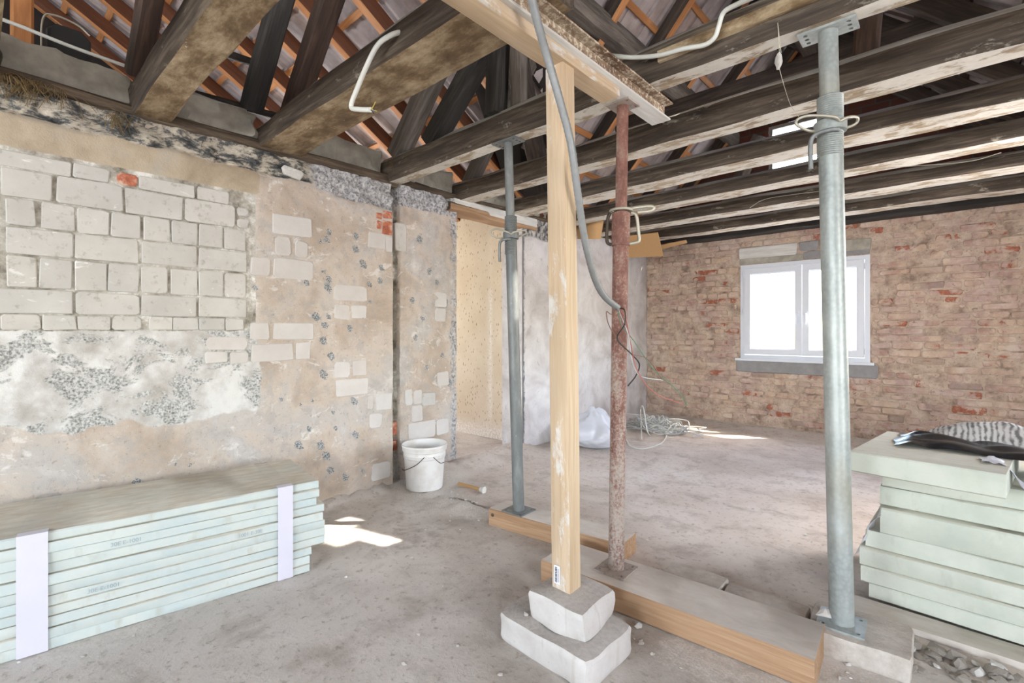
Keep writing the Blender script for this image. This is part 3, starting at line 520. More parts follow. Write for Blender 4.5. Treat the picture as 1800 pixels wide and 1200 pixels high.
# walls the camera has its back to, with the window openings the daylight comes through
def wall_open(name, label, lo, hi, axis, opens):
    m = MB(); a0, a1 = (lo[0], hi[0]) if axis == 0 else (lo[1], hi[1])
    def bx(p, q, z0, z1):
        if axis == 0: m.box((p, lo[1], z0), (q, hi[1], z1))
        else: m.box((lo[0], p, z0), (hi[0], q, z1))
    cur = a0
    for p, q in opens:
        bx(cur, p, lo[2], hi[2]); bx(p, q, lo[2], .95); bx(p, q, 2.25, hi[2]); cur = q
    bx(cur, a1, lo[2], hi[2]); o = m.build(name, MT['pale']); top(o, label, 'wall', kind='structure')
wall_open('wall_south', 'plastered wall behind the camera with two windows', (-6.8, -5.1, 0), (4.4, -4.85, 2.9), 0, [(-2.45, -.75), (.35, 2.05)])
wall_open('wall_east', 'plastered wall right of the camera with one window', (4.15, -4.85, 0), (4.4, 2.45, 2.9), 1, [(-.6, 1.0)])
wall_open('wall_extension_right', 'plastered wall right of the brick window wall', (1.0, 2.45, 0), (1.25, 6.7, 2.4), 1, [(3.55, 5.05)])  # opening added for the fill lamp
wall_open('wall_extension_corner', 'plastered wall where the far room meets the near room', (1.0, 2.45, 0), (4.4, 2.6, 2.9), 0, [])
wall_open('wall_next_room_west', 'far wall of the room next door with its window', (-6.8, -4.85, 0), (-6.55, 4.0, 2.6), 1, [(1.45, 2.95)])
o = MB().box((-40, -40, -3.4), (40, 60, -3.2)).build('ground', MT['ground']); top(o, 'pale ground outside the house', 'ground', kind='structure')

# ------------------------------------------------------------------ roof slopes: rafters, battens, tiles
hp = Vector((-2.72, 1.50, 0)); k = 0.0
while True:                                                   # where the sunbeam that lands on the floor comes through the roof
    q = hp - SUN_T * k
    if q.z > 2.6 and q.z >= max(ZA(q.y), ZBC(q.x)): break
    k += .02
SUNHOLE = q
tp = [(0, .004), (.018, .020), (.05, .020), (.07, .0), (.145, .0), (.163, .016), (.19, .016), (.208, .0), (.30, .0)]
tv = []; tf = []; nT = len(tp)
for y in (0.0, .40):
    for x, zz in tp: tv.append((x, y, zz + (.018 if y == 0 else 0)))
    for x, zz in tp: tv.append((x, y, zz + .015 + (.018 if y == 0 else 0)))
for i in range(nT - 1):
    a, b = i, 2 * nT + i; tf.append((a, b, b + 1, a + 1)); a, b = nT + i, 3 * nT + i; tf.append((a, a + 1, b + 1, b)); tf.append((i, i + 1, nT + i + 1, nT + i))
tile_me = bpy.data.meshes.new('tile'); tile_me.from_pydata(tv, [], tf); tile_me.materials.append(MT['tile']); tile_me.update()
def roof(name, label, axis, P, sign, run0, run1, lat0, lat1, slope, keep, raft_sp, rafter_mats, rl0, rw_=.075, rh=.13):
    """axis: 'y' slope rises toward -y; 'x' slope rises along sign*x. run: horizontal distance up the slope, lat: position along the eave"""
    root = empty(name, P(run0, (lat0 + lat1) / 2)); top(root, label, 'roof', kind='structure')
    ca = 1 / math.sqrt(1 + slope * slope); sa = slope * ca
    yv = Vector((0, -ca, sa)) if axis == 'y' else Vector((sign * ca, 0, sa)); zv = Vector((0, sa, ca)) if axis == 'y' else Vector((-sign * sa, 0, ca)); xv = yv.cross(zv)
    cand = []; course = .34 * ca; n = int((run1 - run0) / course); nl = int((lat1 - lat0) / .292)
    for i in range(n):
        for j in range(nl):
            r_ = run0 + i * course; l_ = lat0 + (j + .5) * .292; p = P(r_, l_); c = P(r_ + course * .5, l_)
            if not keep(c): continue
            if (c - SUNHOLE).length < .26: continue
            org = p - xv * .15 + zv * .0
            M4 = Matrix((xv, yv, zv)).transposed().to_4x4(); M4.translation = org
            cand.append((M4, c))
    seen = [q for q in cand if in_frame(q[1], 30) and proj(q[1])[1] < 460]; seen.sort(key=lambda q: proj(q[1])[2]); seen_ids = {id(q) for q in seen[:290]}
    other = MB()
    for q in cand:
        if id(q) in seen_ids:
            o = bpy.data.objects.new('tile', tile_me); COL.objects.link(o); o.matrix_world = q[0]; setpar(o, root)
        else: other.add([q[0] @ Vector(v) for v in tv], tf)
    if other.v: o = other.build('tile_field', MT['tile'], root); o['kind'] = 'stuff'
    # dark sheet added above the tiles to block light leaks, cut like them
    g = MB(); st = .12
    for i in range(int((run1 - run0) / st)):
        for j in range(int((lat1 - lat0) / st)):
            c = P(run0 + (i + .5) * st, lat0 + (j + .5) * st)
            if not keep(c, .10) or (c - SUNHOLE).length < .24: continue
            d = zv * .06; a = [P(run0 + (i + s) * st, lat0 + (j + t_) * st) + d for s, t_ in ((0, 0), (1, 0), (1, 1), (0, 1))]; g.add(a, [(0, 1, 2, 3)])
    g.build('leak_seal', MT['leak_seal'], root)
    # battens under each course, rafters under the battens: each ends where the slope ends
    def spans(fn, t0, t1, st=.06, away=0.0):
        out = []; cur = None; t_ = t0
        while t_ <= t1 + 1e-6:
            ok = keep(fn(t_)) and (fn(t_) - SUNHOLE).length > away
            if ok and cur is None: cur = t_
            if (not ok or t_ + st > t1) and cur is not None:
                if t_ - cur > .25: out.append((cur, t_))
                cur = None
            t_ += st
        return out
    for i in range(n):
        r_ = run0 + i * course + .02
        for a, b in spans(lambda t_: P(r_, t_), lat0, lat1, away=.26): timber('batten', P(r_, a) - zv * .018, P(r_, b) - zv * .018, .05, .034, rafter_mats[0], root, jit=.001, c=.002, up=tuple(zv), step=3, seed=i)
    l_ = rl0; i = 0
    while l_ < lat1:
        for a, b in spans(lambda t_: P(t_, l_), run0, run1): timber('rafter', P(a, l_) - zv * (.036 + rh / 2), P(b, l_) - zv * (.036 + rh / 2), rw_, rh, rafter_mats, root, jit=.002, c=.003, up=tuple(zv), step=1.5, seed=i, fmap=(0, 0, 1, 1, 1, 1, 1, 1))  # bottoms take the lit colour, sides the shadowed one
        l_ += raft_sp; i += 1
    return root
def keepA(p, m=0.0): return ZA(p.y) + m >= ZBC(p.x) or p.x < -3.36
def keepB(p, m=0.0): return p.x <= RIDGE + .05 and ZB(p.x) + m >= ZA(p.y)
def keepC(p, m=0.0): return p.x >= RIDGE - .02 and ZC(p.x) + m >= ZA(p.y)
roof('roof_slope', 'tiled roof slope on spruce rafters above the left wall', 'y', lambda r_, l_: Vector((l_, 4.4 - r_, ZA(4.4 - r_))), 1, 0, 5.4, -7.2, 4.6, .6, keepA, .54, [MT['rafter'], MT['rafter_shaded']], -7.1)
roof('roof_slope', 'steep tiled roof slope above the doorway side of the far room', 'x', lambda r_, l_: Vector((-3.6 + r_, l_, ZB(-3.6 + r_))), 1, 0, -RIDGE * -1 + 3.6, .7, 6.7, 1.1, keepB, .72, [MT['rafter'], MT['rafter_old']], 1.2, .08, .12)
roof('roof_slope', 'dark roof slope above the right side of the far room', 'x', lambda r_, l_: Vector((1.1 - r_, l_, ZC(1.1 - r_))), -1, 0, 1.1 - RIDGE, .7, 6.7, .9, keepC, .62, [MT['rafter_old'], MT['rafter_old']], 1.1, .09, .13)
zt_ = ZA(-1) + .05; g = MB().add([(-7.2, -1, zt_), (4.6, -1, zt_), (4.6, -5.2, zt_ - 2.4), (-7.2, -5.2, zt_ - 2.4)], [(0, 1, 2, 3)])
g.add([(4.5, -5.2, 2.4), (4.5, 4.4, 2.4), (4.5, 4.4, ZA(4.4)), (4.5, -1, zt_), (4.5, -5.2, zt_ - 2.4)], [(0, 1, 2, 3, 4)]).add([(-7.2, -5.2, 2.4), (-7.2, 4.4, 2.4), (-7.2, -1, zt_), (-7.2, -5.2, zt_ - 2.4)], [(0, 1, 2, 3)])
o = g.build('roof_back_slope', MT['leak_seal']); top(o, 'boarded roof slope behind the camera', 'roof', kind='structure')
m = MB().add([(RIDGE - .3, .3, ZR - .24), (RIDGE, .3, ZR + .12), (RIDGE + .3, .3, ZR - .18), (RIDGE - .3, 6.8, ZR - .24), (RIDGE, 6.8, ZR + .12), (RIDGE + .3, 6.8, ZR - .18)], [(0, 1, 4, 3), (1, 2, 5, 4)])
o = m.build('roof_ridge', MT['leak_seal']); top(o, 'dark ridge of the roof over the far room', 'roof', kind='structure')
vl = timber('valley_rafter', (-3.0, 3.74, ZB(-3.0) - .14), (RIDGE, .70, ZR - .12), .16, .16, MT['rafter_old'], jit=.006, seed=77); top(vl, 'dark valley rafter where two tiled roof slopes meet', 'rafter')
m = MB().add([(-3.75, 4.4, ZB(-3.6) - .0), (-3.2, 4.75, ZB(-3.3) + .04), (RIDGE + .0, 1.15, ZR + .0), (RIDGE - .55, .65, ZR - .0)], [(0, 1, 2, 3)])
o = m.build('roof_valley', MT['leak_seal']); top(o, 'dark valley strip between two roof slopes', 'roof', kind='structure')

def slab(name, x0, x1, y0, y1, z0, z1, mat, label, cat, seed, rot=0.0, n=6, j=.008, group=None):
    """a broken block: boxy grid with worn, uneven faces"""
    bm = bmesh.new(); bmesh.ops.create_cube(bm, size=1.0); bmesh.ops.subdivide_edges(bm, edges=bm.edges[:], cuts=n, use_grid_fill=True)
    c = Vector(((x0 + x1) / 2, (y0 + y1) / 2, (z0 + z1) / 2)); d = Vector((x1 - x0, y1 - y0, z1 - z0))
    for v in bm.verts:
        e = sum(1 for q in v.co if abs(q) > .49); q = Vector((v.co.x * d.x, v.co.y * d.y, v.co.z * d.z))
        s_ = 1 - (.0 if e < 2 else (.035 if e == 2 else .07)); q = Vector((q.x * s_, q.y * s_, q.z * (s_ if q.z > 0 else 1)))
        w = Vector((noise.noise(q * 9 + Vector((seed, 0, 0))), noise.noise(q * 9 + Vector((0, seed, 5))), noise.noise(q * 9 + Vector((3, 0, seed))) * .6)) * j
        if v.co.z < -.49: w.z = 0
        v.co = q + w
    me = bpy.data.meshes.new(name); bm.to_mesh(me); bm.free(); me.materials.append(MT[mat]); me.shade_smooth(); me.set_sharp_from_angle(angle=math.radians(35))
    o = bpy.data.objects.new(name, me); COL.objects.link(o); o.location = c; o.rotation_euler.z = rot
    if label: top(o, label, cat, group)
    return o
# ------------------------------------------------------------------ ceiling beams
ZBM = 2.36
BEAM_G = 'old ceiling beams'
def beam(y0, y1, h, x0, x1, mats, label, seed, c=.014, c2=.03, jit=.012, zb=ZBM, sag=0.0, fm=(1, 1, 0, 0, 2, 2, 0, 0)):
    yc = (y0 + y1) / 2
    o = timber('ceiling_beam', (x0, yc, zb + h / 2), (x1, yc, zb + h / 2), y1 - y0, h, mats, jit=jit, c=c, c2=c2, seed=seed, step=.1, fmap=fm, sag=sag)
    top(o, label, 'beam', BEAM_G); return o
bs = [MT['beam'], MT['beam_stain'], MT['beam_grey']]; bl = [MT['beam'], MT['beam_lime'], MT['beam_grey']]; bb = [MT['beam_brown'], MT['beam_stain'], MT['beam_grey']]
beam(-.14, .045, .2, -3.32, 2.7, bb, 'dark beam just inside the left edge of the picture', 1)
beam(.525, .70, .17, -3.32, 2.7, bs, 'stained beam rising steeply from the masonry wall at upper left', 2)
beam(1.165, 1.44, .155, -3.32, -1.02, bs, 'wide stained beam ending on the steel girder, white cable hanging from it', 3)
b3 = beam(2.10, 2.24, .185, -3.32, .98, [MT['beam'], MT['beam_lime'], MT['beam_grey']], 'dark beam carried by the two grey steel props', 4, c=.02)
timber('nailed_board', (-1.0, 2.085, 2.452), (.95, 2.085, 2.452), .03, .05, MT['beam_stain'], b3, jit=.006, c=.006, seed=41)
beam(2.81, 2.99, .165, -3.32, .98, bl, 'limed beam just behind the beam on the props', 5)
beam(3.475, 3.715, .13, -3.32, .98, bl, 'limed beam crossing behind the nut of the thick grey prop', 6)
beam(4.165, 4.40, .12, -3.32, .98, bl, 'limed beam third from the brick window wall', 7)
beam(4.88, 5.15, .12, -3.32, .98, bl, 'limed beam second from the brick window wall', 8)
beam(5.66, 5.88, .12, -3.32, .98, bl, 'limed beam next to the brick window wall', 9)
o = timber('wall_plate', (-3.32, 6.3, 2.43), (.98, 6.3, 2.43), .18, .13, MT['strut'], jit=.01, seed=10); top(o, 'black timber plate along the top of the window wall', 'beam')
# plate and mortar infill on top of the left wall between the beam ends
ys = [(-1.2, -.14), (.045, .525), (.70, 1.165), (1.44, 2.10), (2.24, 2.81), (2.99, 3.475), (3.715, 4.165), (4.40, 4.88), (5.15, 5.66)]
nm = ['left of every visible beam end', 'between the first two beam ends at far left', 'between the two wide stained beams', 'between the white-cable beam and the propped beam', 'above the pier beside the doorway', 'above the doorway lintel', 'just beyond the doorway', 'above the pale plaster wall', 'nearest the window wall on the pale plaster wall']
for i, ((a, b), n_) in enumerate(zip(ys, nm)):
    if i > 6: hgt = .10
    else: hgt = .17
    slab('mortar_infill', -3.46, -3.27, a + .002, b - .002, 2.415, 2.42 + hgt, 'concrete', 'grey mortar infill on the wall top ' + n_, 'infill', 50 + i, 0, 9, .05, 'mortar infill between beam ends')
wp1 = timber('wall_plate', (-3.30, -1.2, 2.375), (-3.30, 2.2, 2.375), .16, .085, MT['beam_brown'], jit=.014, c=.02, seed=12, step=.08); top(wp1, 'brown timber plate along the top of the masonry wall', 'beam')
wp2 = timber('wall_plate', (-3.34, 2.2, 2.39), (-3.34, 6.35, 2.39), .16, .07, MT['beam_brown'], jit=.012, c=.02, seed=13, step=.08); top(wp2, 'brown timber plate above the doorway and pale wall', 'beam')

# ------------------------------------------------------------------ roof struts, purlin, posts
def strut(name, p0, p1, w, h, mat, label, seed, cat='strut', taper=0.0):
    o = timber(name, p0, p1, w, h, MT[mat], jit=.008, c=.012, seed=seed, up=(0, 1, 0) if abs(p1[1] - p0[1]) < .3 else (0, 0, 1), taper=taper); top(o, label, cat, 'roof struts'); return o
def ext(p0, p1, k):
    p0, p1 = Vector(p0), Vector(p1); return p0 + (p1 - p0) * k
P = lambda x, y, z: (x, y, z + 1.2)
strut('roof_strut', P(-3.2, .55, 1.36), ext(P(-3.2, .55, 1.40), P(-2.98, .56, 1.68), 6), .13, .10, 'strut_brown', 'dark brown strut footed beside the steep stained beam', 1)
strut('roof_strut', P(-3.22, 1.12, 1.38), ext(P(-3.22, 1.12, 1.38), P(-2.81, 1.14, 1.90), 3), .11, .11, 'strut', 'black square strut, left of the close pair by the white-cable beam', 2)
strut('roof_strut', P(-3.2, 1.345, 1.36), ext(P(-3.2, 1.345, 1.36), P(-2.68, 1.35, 1.90), 3), .12, .12, 'strut_brown', 'red-brown strut, right of the close pair by the white-cable beam', 3)
strut('roof_strut', P(-3.2, 2.17, 1.36), ext(P(-3.2, 2.17, 1.38), P(-2.80, 2.17, 1.78), 3.2), .13, .13, 'strut_grey', 'weathered strut rising from the wall end of the propped beam', 4)
strut('roof_strut', P(-2.78, 2.17, 1.35), ext(P(-2.78, 2.17, 1.38), P(-2.27, 2.17, 1.80), 2.6), .13, .13, 'strut', 'thick black strut leaning along the propped beam', 5)
strut('roof_post', P(-2.10, 2.15, 1.34), P(-2.06, 2.15, 2.4), .11, .11, 'strut', 'dark upright post on the propped beam, left of two', 6, 'post')
strut('roof_post', P(-1.95, 2.19, 1.34), P(-1.95, 2.19, 2.4), .08, .09, 'strut_grey', 'grey upright post on the propped beam, right of two', 7, 'post')
strut('roof_strut', P(-3.2, 2.92, 1.32), ext(P(-3.2, 2.92, 1.34), P(-2.95, 2.92, 1.62), 3), .11, .11, 'strut_grey', 'short strut at the wall end of the limed beam behind the propped beam', 8)
strut('roof_post', P(-.32, 2.9, 1.32), P(-.27, 2.9, 2.1), .10, .10, 'strut_brown', 'brown post standing on the limed beam beside the thick grey prop', 9, 'post')
o = timber('purlin', P(-2.06, 1.7, 2.42), P(-2.06, 6.45, 2.42), .16, .17, MT['strut_grey'], jit=.014, c=.03, seed=21, step=.2); top(o, 'grey rounded purlin running towards the gable under the roof', 'purlin')
o = timber('purlin', P(-.95, 1.7, 2.55), P(-.95, 6.45, 2.55), .14, .14, MT['rafter_old'], jit=.012, c=.02, seed=22, step=.2); top(o, 'dark purlin under the right roof slope', 'purlin')
for yy, zz, s_, lb in [(4.3, 2.05, 23, 'dark collar beam across the roof nearer the camera'), (5.4, 2.35, 24, 'dark collar beam across the roof nearer the gable')]:
    o = timber('collar_beam', P(-2.5, yy, zz), P(.05, yy, zz), .10, .13, MT['rafter_old'], jit=.01, seed=s_, step=.2); top(o, lb, 'beam', 'collar beams')
o = timber('gable_stud', P(-2.2, 6.2, 1.3), P(-1.62, 5.9, 2.2), .12, .12, MT['strut_grey'], jit=.01, seed=25); top(o, 'slanting grey strut below the purlin near the gable', 'strut')
# laths beyond the left wall, orange stud and black board at the far left
for y0, y1, z0, z1, s_, lb in [(.72, 1.32, 1.75, 1.78, 31, 'upper'), (.78, 1.40, 1.44, 1.47, 32, 'lower')]:
    o = timber('lath', P(-3.42, y0, z0), P(-3.42, y1, z1), .03, .045, MT['strut'], jit=.002, c=.004, seed=s_); top(o, lb + ' black lath nailed behind the black square strut', 'lath')
o = timber('stud', P(-3.75, .14, 1.3), P(-3.75, .14, 2.4), .09, .06, MT['rafter'], jit=.003, seed=33, up=(1, 0, 0)); top(o, 'orange upright stud at the upper left corner', 'stud')
m = MB(); v, f = block(lambda y, z, c: (-3.55 + c, y, z), .22, .40, 2.6, 2.84, -.02, .02, .04, .004, .003, rb); m.add(v, f); m.add(v[:8], [tuple(range(7, -1, -1))])
o = m.build('leaning_board', MT['board_black']); top(o, 'black board leaning on the wall top beyond the left wall', 'board')
MB().tube(curve([(-3.5, .20, 2.6), (-3.5, .205, 2.82), (-3.5, .25, 2.865), (-3.5, .34, 2.855), (-3.5, .39, 2.82)]), .005, 6).build('wire', MT['wire'], o, 60)
m = MB().tube(curve([P(-3.28, -.4, 1.475), P(-3.3, .05, 1.465), P(-3.32, .3, 1.45), P(-3.3, .54, 1.43)]), .009, 7); o = m.build('cable', MT['cable'], None, 60); top(o, 'pale cable along the mortar at the upper left corner', 'cable')
m = MB().tube(curve([P(-3.36, .72, 1.44), P(-3.38, .95, 1.425), P(-3.36, 1.14, 1.42)]), .008, 7); o = m.build('cable', MT['cable_grey'], None, 60); top(o, 'grey cable on the infill behind the steep stained beam', 'cable')
# straw hanging out of the wall top
rs = random.Random(3)
def straw(cy, cz, x, n, spread, label):
    m = MB()
    for _ in range(n):
        p = Vector((x + rs.uniform(0, .03), cy + rs.gauss(0, spread), cz + rs.uniform(-.02, .03))); d = Vector((rs.uniform(.0, .05), rs.uniform(-.06, .06), rs.uniform(-.09, .0)))
        m.tube([p, p + d * .6, p + d + Vector((0, 0, -.015))], .0013, 3)
    o = m.build('straw', MT['straw']); top(o, label, 'straw', kind='stuff')
straw(.13, 2.36, -3.215, 170, .07, 'tuft of straw hanging from the wall top at far left'); straw(.46, 2.31, -3.2, 45, .04, 'thin straw under the end of the steep stained beam'); straw(2.12, 2.5, -3.2, 40, .02, 'straw tuft at the wall end of the propped beam')

# ------------------------------------------------------------------ steel girder, plank and new post
gd = empty('steel_girder', (-1.1, 1.4, 2.36)); top(gd, 'rusty lime-splashed steel girder under the beam ends', 'girder')
y0, y1, zb_, zt = -1.0, 2.36, 2.262, 2.358; xl, xr = -1.155, -1.055
MB().box((xl, y0, zt - .008), (xr, y1, zt)).build('top_flange', MT['rust'], gd); MB().box((xl + .045, y0, zb_ + .008), (xl + .055, y1, zt - .008)).build('web', MT['rust'], gd)
timber('limed_flange', (-1.105, y0, zb_ + .004), (-1.105, y1 - .03, zb_ + .004), .10, .010, MT['pale_board'], gd, jit=.001, c=.002, step=.4)
pl = timber('plank', (-1.115, -.6, 2.236), (-1.115, 1.86, 2.236), .095, .045, [MT['pine'], MT['pine_white']], jit=.007, c=.006, seed=51, fmap=(0, 0, 0, 0, 0, 0, 1, 1), step=.08); top(pl, 'splintered new pine plank packed under the steel girder', 'plank')
pb = Vector((-1.108, 1.522, .213)); pt_ = Vector((-1.128, 1.505, 2.214))
ps = timber('timber_post', pb, pt_, .075, .085, [MT['pine'], MT['pine_white']], jit=.003, c=.003, seed=52, up=(1, 0, 0), fmap=(0, 1, 1, 1, 0, 0, 0, 0), step=.2)
top(ps, 'new square pine post smeared with lime standing on two white blocks', 'post')
stk = MB().box((-1.136, 1.4785, .235), (-1.108, 1.4800, .305)).build('sticker', MT['paper'], None); setpar(stk, ps); stk.matrix_parent_inverse = ps.matrix_world.inverted(); stk['label'] = 'white barcode sticker'
m = MB(); zc = .24; rr = random.Random(8)
while zc < .298:
    w_ = rr.choice([.0012, .002, .0034]); m.box((-1.131, 1.4780, zc), (-1.121, 1.4785, zc + w_)); zc += w_ + rr.choice([.001, .0018])
for k in range(2): m.box((-1.1175 + k * .004, 1.4780, .243), (-1.1165 + k * .004, 1.4785, .295))
br_ = m.build('barcode', MT['black_ink'], None); br_.parent = stk; br_.matrix_parent_inverse = stk.matrix_world.inverted() if False else Matrix.Identity(4)
slab('concrete_block', -1.315, -.885, 1.345, 1.65, 0, .108, 'aerated', 'larger broken white block under the pine post, lying on the floor', 'block', 3, -.03, 8, .016)
slab('concrete_block', -1.205, -.955, 1.405, 1.64, .108, .214, 'aerated', 'smaller broken white block directly under the pine post', 'block', 7, .03, 7, .016)
# sleepers on the floor
wd = [MT['pine_edge'], MT['pine_dust']]
o = timber('timber_sleeper', (-2.14, 2.205, .052), (-1.27, 2.305, .052), .19, .104, wd, jit=.003, c=.004, seed=61, fmap=(0, 0, 0, 0, 1, 0, 0, 0)); top(o, 'short thick plank under the thin grey prop', 'plank')
hl_ = MB().lathe([(.0, 0), (.011, 0), (.011, .002), (.0, .002)], (0, 0, 0), 12).build('knot', MT['beam_brown'], None); hl_.matrix_world = Matrix.Translation((-2.098, 2.112, .07)) @ Matrix.Rotation(math.pi / 2, 4, 'X'); hl_.parent = o; hl_.matrix_parent_inverse = o.matrix_world.inverted(); hl_['label'] = 'dark knot'
o = timber('timber_sleeper', (-1.47, 1.935, .052), (-.352, 2.0, .052), .27, .104, wd, jit=.003, c=.004, seed=62, fmap=(0, 0, 0, 0, 1, 0, 0, 0)); top(o, 'long thick plank under the rusty red prop', 'plank')
slab('stone_slab', -1.03, -.76, 2.17, 2.30, 0, .07, 'slab', 'worn slab behind the long plank, left of two', 'slab', 13, .05, 5, .008)
slab('stone_slab', -.75, -.43, 2.16, 2.29, 0, .068, 'slab', 'worn slab behind the long plank, right of two', 'slab', 17, .06, 5, .008)
slab('stone_slab', -.42, -.11, 2.10, 2.36, 0, .088, 'slab', 'flat slab under the foot plate of the thick grey prop', 'slab', 19, .05, 6, .006)
o = timber('floor_board', (-.34, 2.56, .006), (1.0, 2.56, .006), .16, .03, MT['pine_dust'], jit=.004, seed=63); top(o, 'dusty floor board in front of the green foam stack', 'board')

# ------------------------------------------------------------------ adjustable steel props
def plate(cx, cy, z0, w, d, th, holes, mat, parent, rot=0.0, name='head_plate'):
    bm = bmesh.new(); ed = []
    def loop(pts):
        vs_ = [bm.verts.new((x, y, 0)) for x, y in pts]
        for i in range(len(vs_)): ed.append(bm.edges.new((vs_[i], vs_[(i + 1) % len(vs_)])))
    loop([(-w/2, -d/2), (w/2, -d/2), (w/2, d/2), (-w/2, d/2)])
    for hx, hy, hr in holes: loop([(hx + hr * math.cos(2 * math.pi * k / 8), hy + hr * math.sin(2 * math.pi * k / 8)) for k in range(8)])
    bmesh.ops.triangle_fill(bm, use_beauty=True, use_dissolve=False, edges=ed); g = bmesh.ops.extrude_face_region(bm, geom=bm.faces[:])
    for v in [e for e in g['geom'] if isinstance(e, bmesh.types.BMVert)]: v.co.z += th
    bmesh.ops.recalc_face_normals(bm, faces=bm.faces[:])
    me = bpy.data.meshes.new(name); bm.to_mesh(me); bm.free(); me.materials.append(MT[mat]); o = bpy.data.objects.new(name, me); COL.objects.link(o); o.location = (cx, cy, z0); o.rotation_euler.z = rot; setpar(o, parent); return o
def prop(label, base, tip, r1, r2, zn, mats, hp_=True, red=False):
    bx, by, bz = base; tx, ty, tz = tip; root = empty('steel_prop', base); top(root, label, 'prop', 'adjustable steel props')
    A_, B_ = Vector(base), Vector(tip); ax = lambda z: A_ + (B_ - A_) * ((z - bz) / (tz - bz))
    low, up, hard = mats
    plate(bx, by, bz, .15, .15, .008, [(-.055, -.055, .007), (.055, -.055, .007), (.055, .055, .007), (-.055, .055, .007)], low, root, .05, 'foot_plate')
    tipn = tz - .010
    MB().tube([ax(bz + .008), ax(zn)], r1, 24).build('lower_tube', MT[low], root, 40)
    MB().tube([ax(zn - .05), ax(tipn)], r2, 24).build('upper_tube', MT[up], root, 40)
    plate(tx, ty, tipn, .19 if not red else .12, .10 if not red else .11, .009, [(s * .07, q, .008) for s in (-1, 1) for q in (-.03, 0, .03)] if not red else [(s * .045, q * .04, .006) for s in (-1, 1) for q in (-1, 1)], up, root, .0)
    m = MB()
    if red:
        z0, z1 = zn - .155, zn - .005; m.tube([ax(z0), ax(z1)], r1 + .006, 24); m.build('sleeve', MT[low], root, 40)
        c = ax(zn); ring = [c + Vector(((r1 + .012) * math.cos(w * math.pi / 9), (r1 + .012) * math.sin(w * math.pi / 9), .01)) for w in range(18)]
        MB().tube(ring, .007, 8, closed=True).build('collar_ring', MT['wire'], root, 60)
        R_ = Vector((CA, SA, 0)); F_ = Vector((-SA, CA, 0))
        MB().tube(curve([c + R_ * .03 + Vector((0, 0, .015)), c + R_ * .075 + Vector((0, 0, .025)), c + R_ * .135 + Vector((0, 0, .03)), c + R_ * .152 + Vector((0, 0, .022)), c + R_ * .132 + Vector((0, 0, .008)), c + R_ * .075 + Vector((0, 0, .002))]), .009, 8).build('handle', MT['wire'], root, 60)
        MB().tube(curve([c + R_ * .045 + Vector((0, 0, .0)), c + R_ * .07 + Vector((0, 0, -.012)), c + R_ * .08 + Vector((0, 0, -.08)), c + R_ * .083 + Vector((0, 0, -.13)), c + R_ * .06 + Vector((0, 0, -.14)), c + R_ * .03 + Vector((0, 0, -.145))]), .008, 8).build('pin', MT['wire'], root, 60)
        MB().tube(curve([c - R_ * .05 + Vector((0, 0, .0)), c - R_ * .062 + Vector((0, 0, -.03)), c - R_ * .066 + Vector((0, 0, -.13)), c - R_ * .045 + Vector((0, 0, -.15))]), .008, 8).build('pin', MT['darksteel'], root, 60)
        return root
    # thread on the outer tube, nut with a looped wire handle, bent pin
    z = zn - .13; pr = []
    while z < zn + .10: pr += [(r1 * 1.0, z), (r1 + .0035, z + .003), (r1 * 1.0, z + .006)]; z += .0078
    if True:
        o_ = ax(zn); m = MB(); n = 24; 
        MB().lathe([(r, zz - zn) for r, zz in pr], tuple(o_), n).build('thread', MT[low], root, 40)
        MB().tube([ax(zn - .01), ax(zn + .1)], r1, 24).build('thread_tube', MT[low], root, 40)
    c = ax(zn - .015); R_ = Vector((CA, SA, 0)); F_ = Vector((-SA, CA, 0)); U = Vector((0, 0, 1))
    MB().lathe([(r1 + .001, -.022), (r1 + .014, -.020), (r1 + .014, .018), (r1 + .001, .022)], tuple(c), 20).build('nut', MT[hard], root, 40)
    q = r1 / .041
    hpts = [c - F_ * (r1 + .012), c - F_ * (r1 + .022) + R_ * .03 * q + U * .012, c + R_ * (r1 + .05) - F_ * .02 + U * .028, c + R_ * (r1 + .055) + F_ * .0 + U * .012, c + R_ * (r1 + .014) + F_ * .02]
    MB().tube(curve(hpts), .0055, 7).build('handle', MT['wire'], root, 60)
    hpts = [c - F_ * (r1 + .014), c - F_ * (r1 + .024) - R_ * .03 * q + U * .012, c - R_ * (r1 + .05) - F_ * .02 + U * .036, c - R_ * (r1 + .085) + U * .03, c - R_ * (r1 + .085) + U * .008, c - R_ * (r1 + .045) - U * .012, c - R_ * (r1 + .012) - U * .012 + F_ * .01]
    MB().tube(curve(hpts), .0055, 7).build('handle', MT['wire'], root, 60)
    MB().tube(curve([c - F_ * (r1 + .01) - U * .03, c - R_ * (r1 * .7) - F_ * (r1 + .005) - U * .028, c - R_ * (r1 + .025) - F_ * .01 - U * .035, c - R_ * (r1 + .035) - U * .07, c - R_ * (r1 + .033) - U * .16]), .0085, 8).build('pin', MT['galv2'], root, 60)
    return root
prop('thin dull grey steel prop beside the doorway, standing on a short plank', (-1.965, 2.205, .104), (-2.02, 2.17, 2.362), .035, .027, 1.80, ('galv2', 'galv2', 'galv2'))
prop('thick galvanized steel prop at right in front of the window', (-.318, 2.205, .088), (-.362, 2.2, 2.362), .041, .033, 2.0, ('galv', 'galv', 'galv'))
prop('rusty red steel prop under the end of the steel girder', (-1.149, 1.962, .106), (-1.148, 2.02, 2.262), .036, .027, 1.752, ('redpaint', 'redpaint', 'redpaint'), red=True)

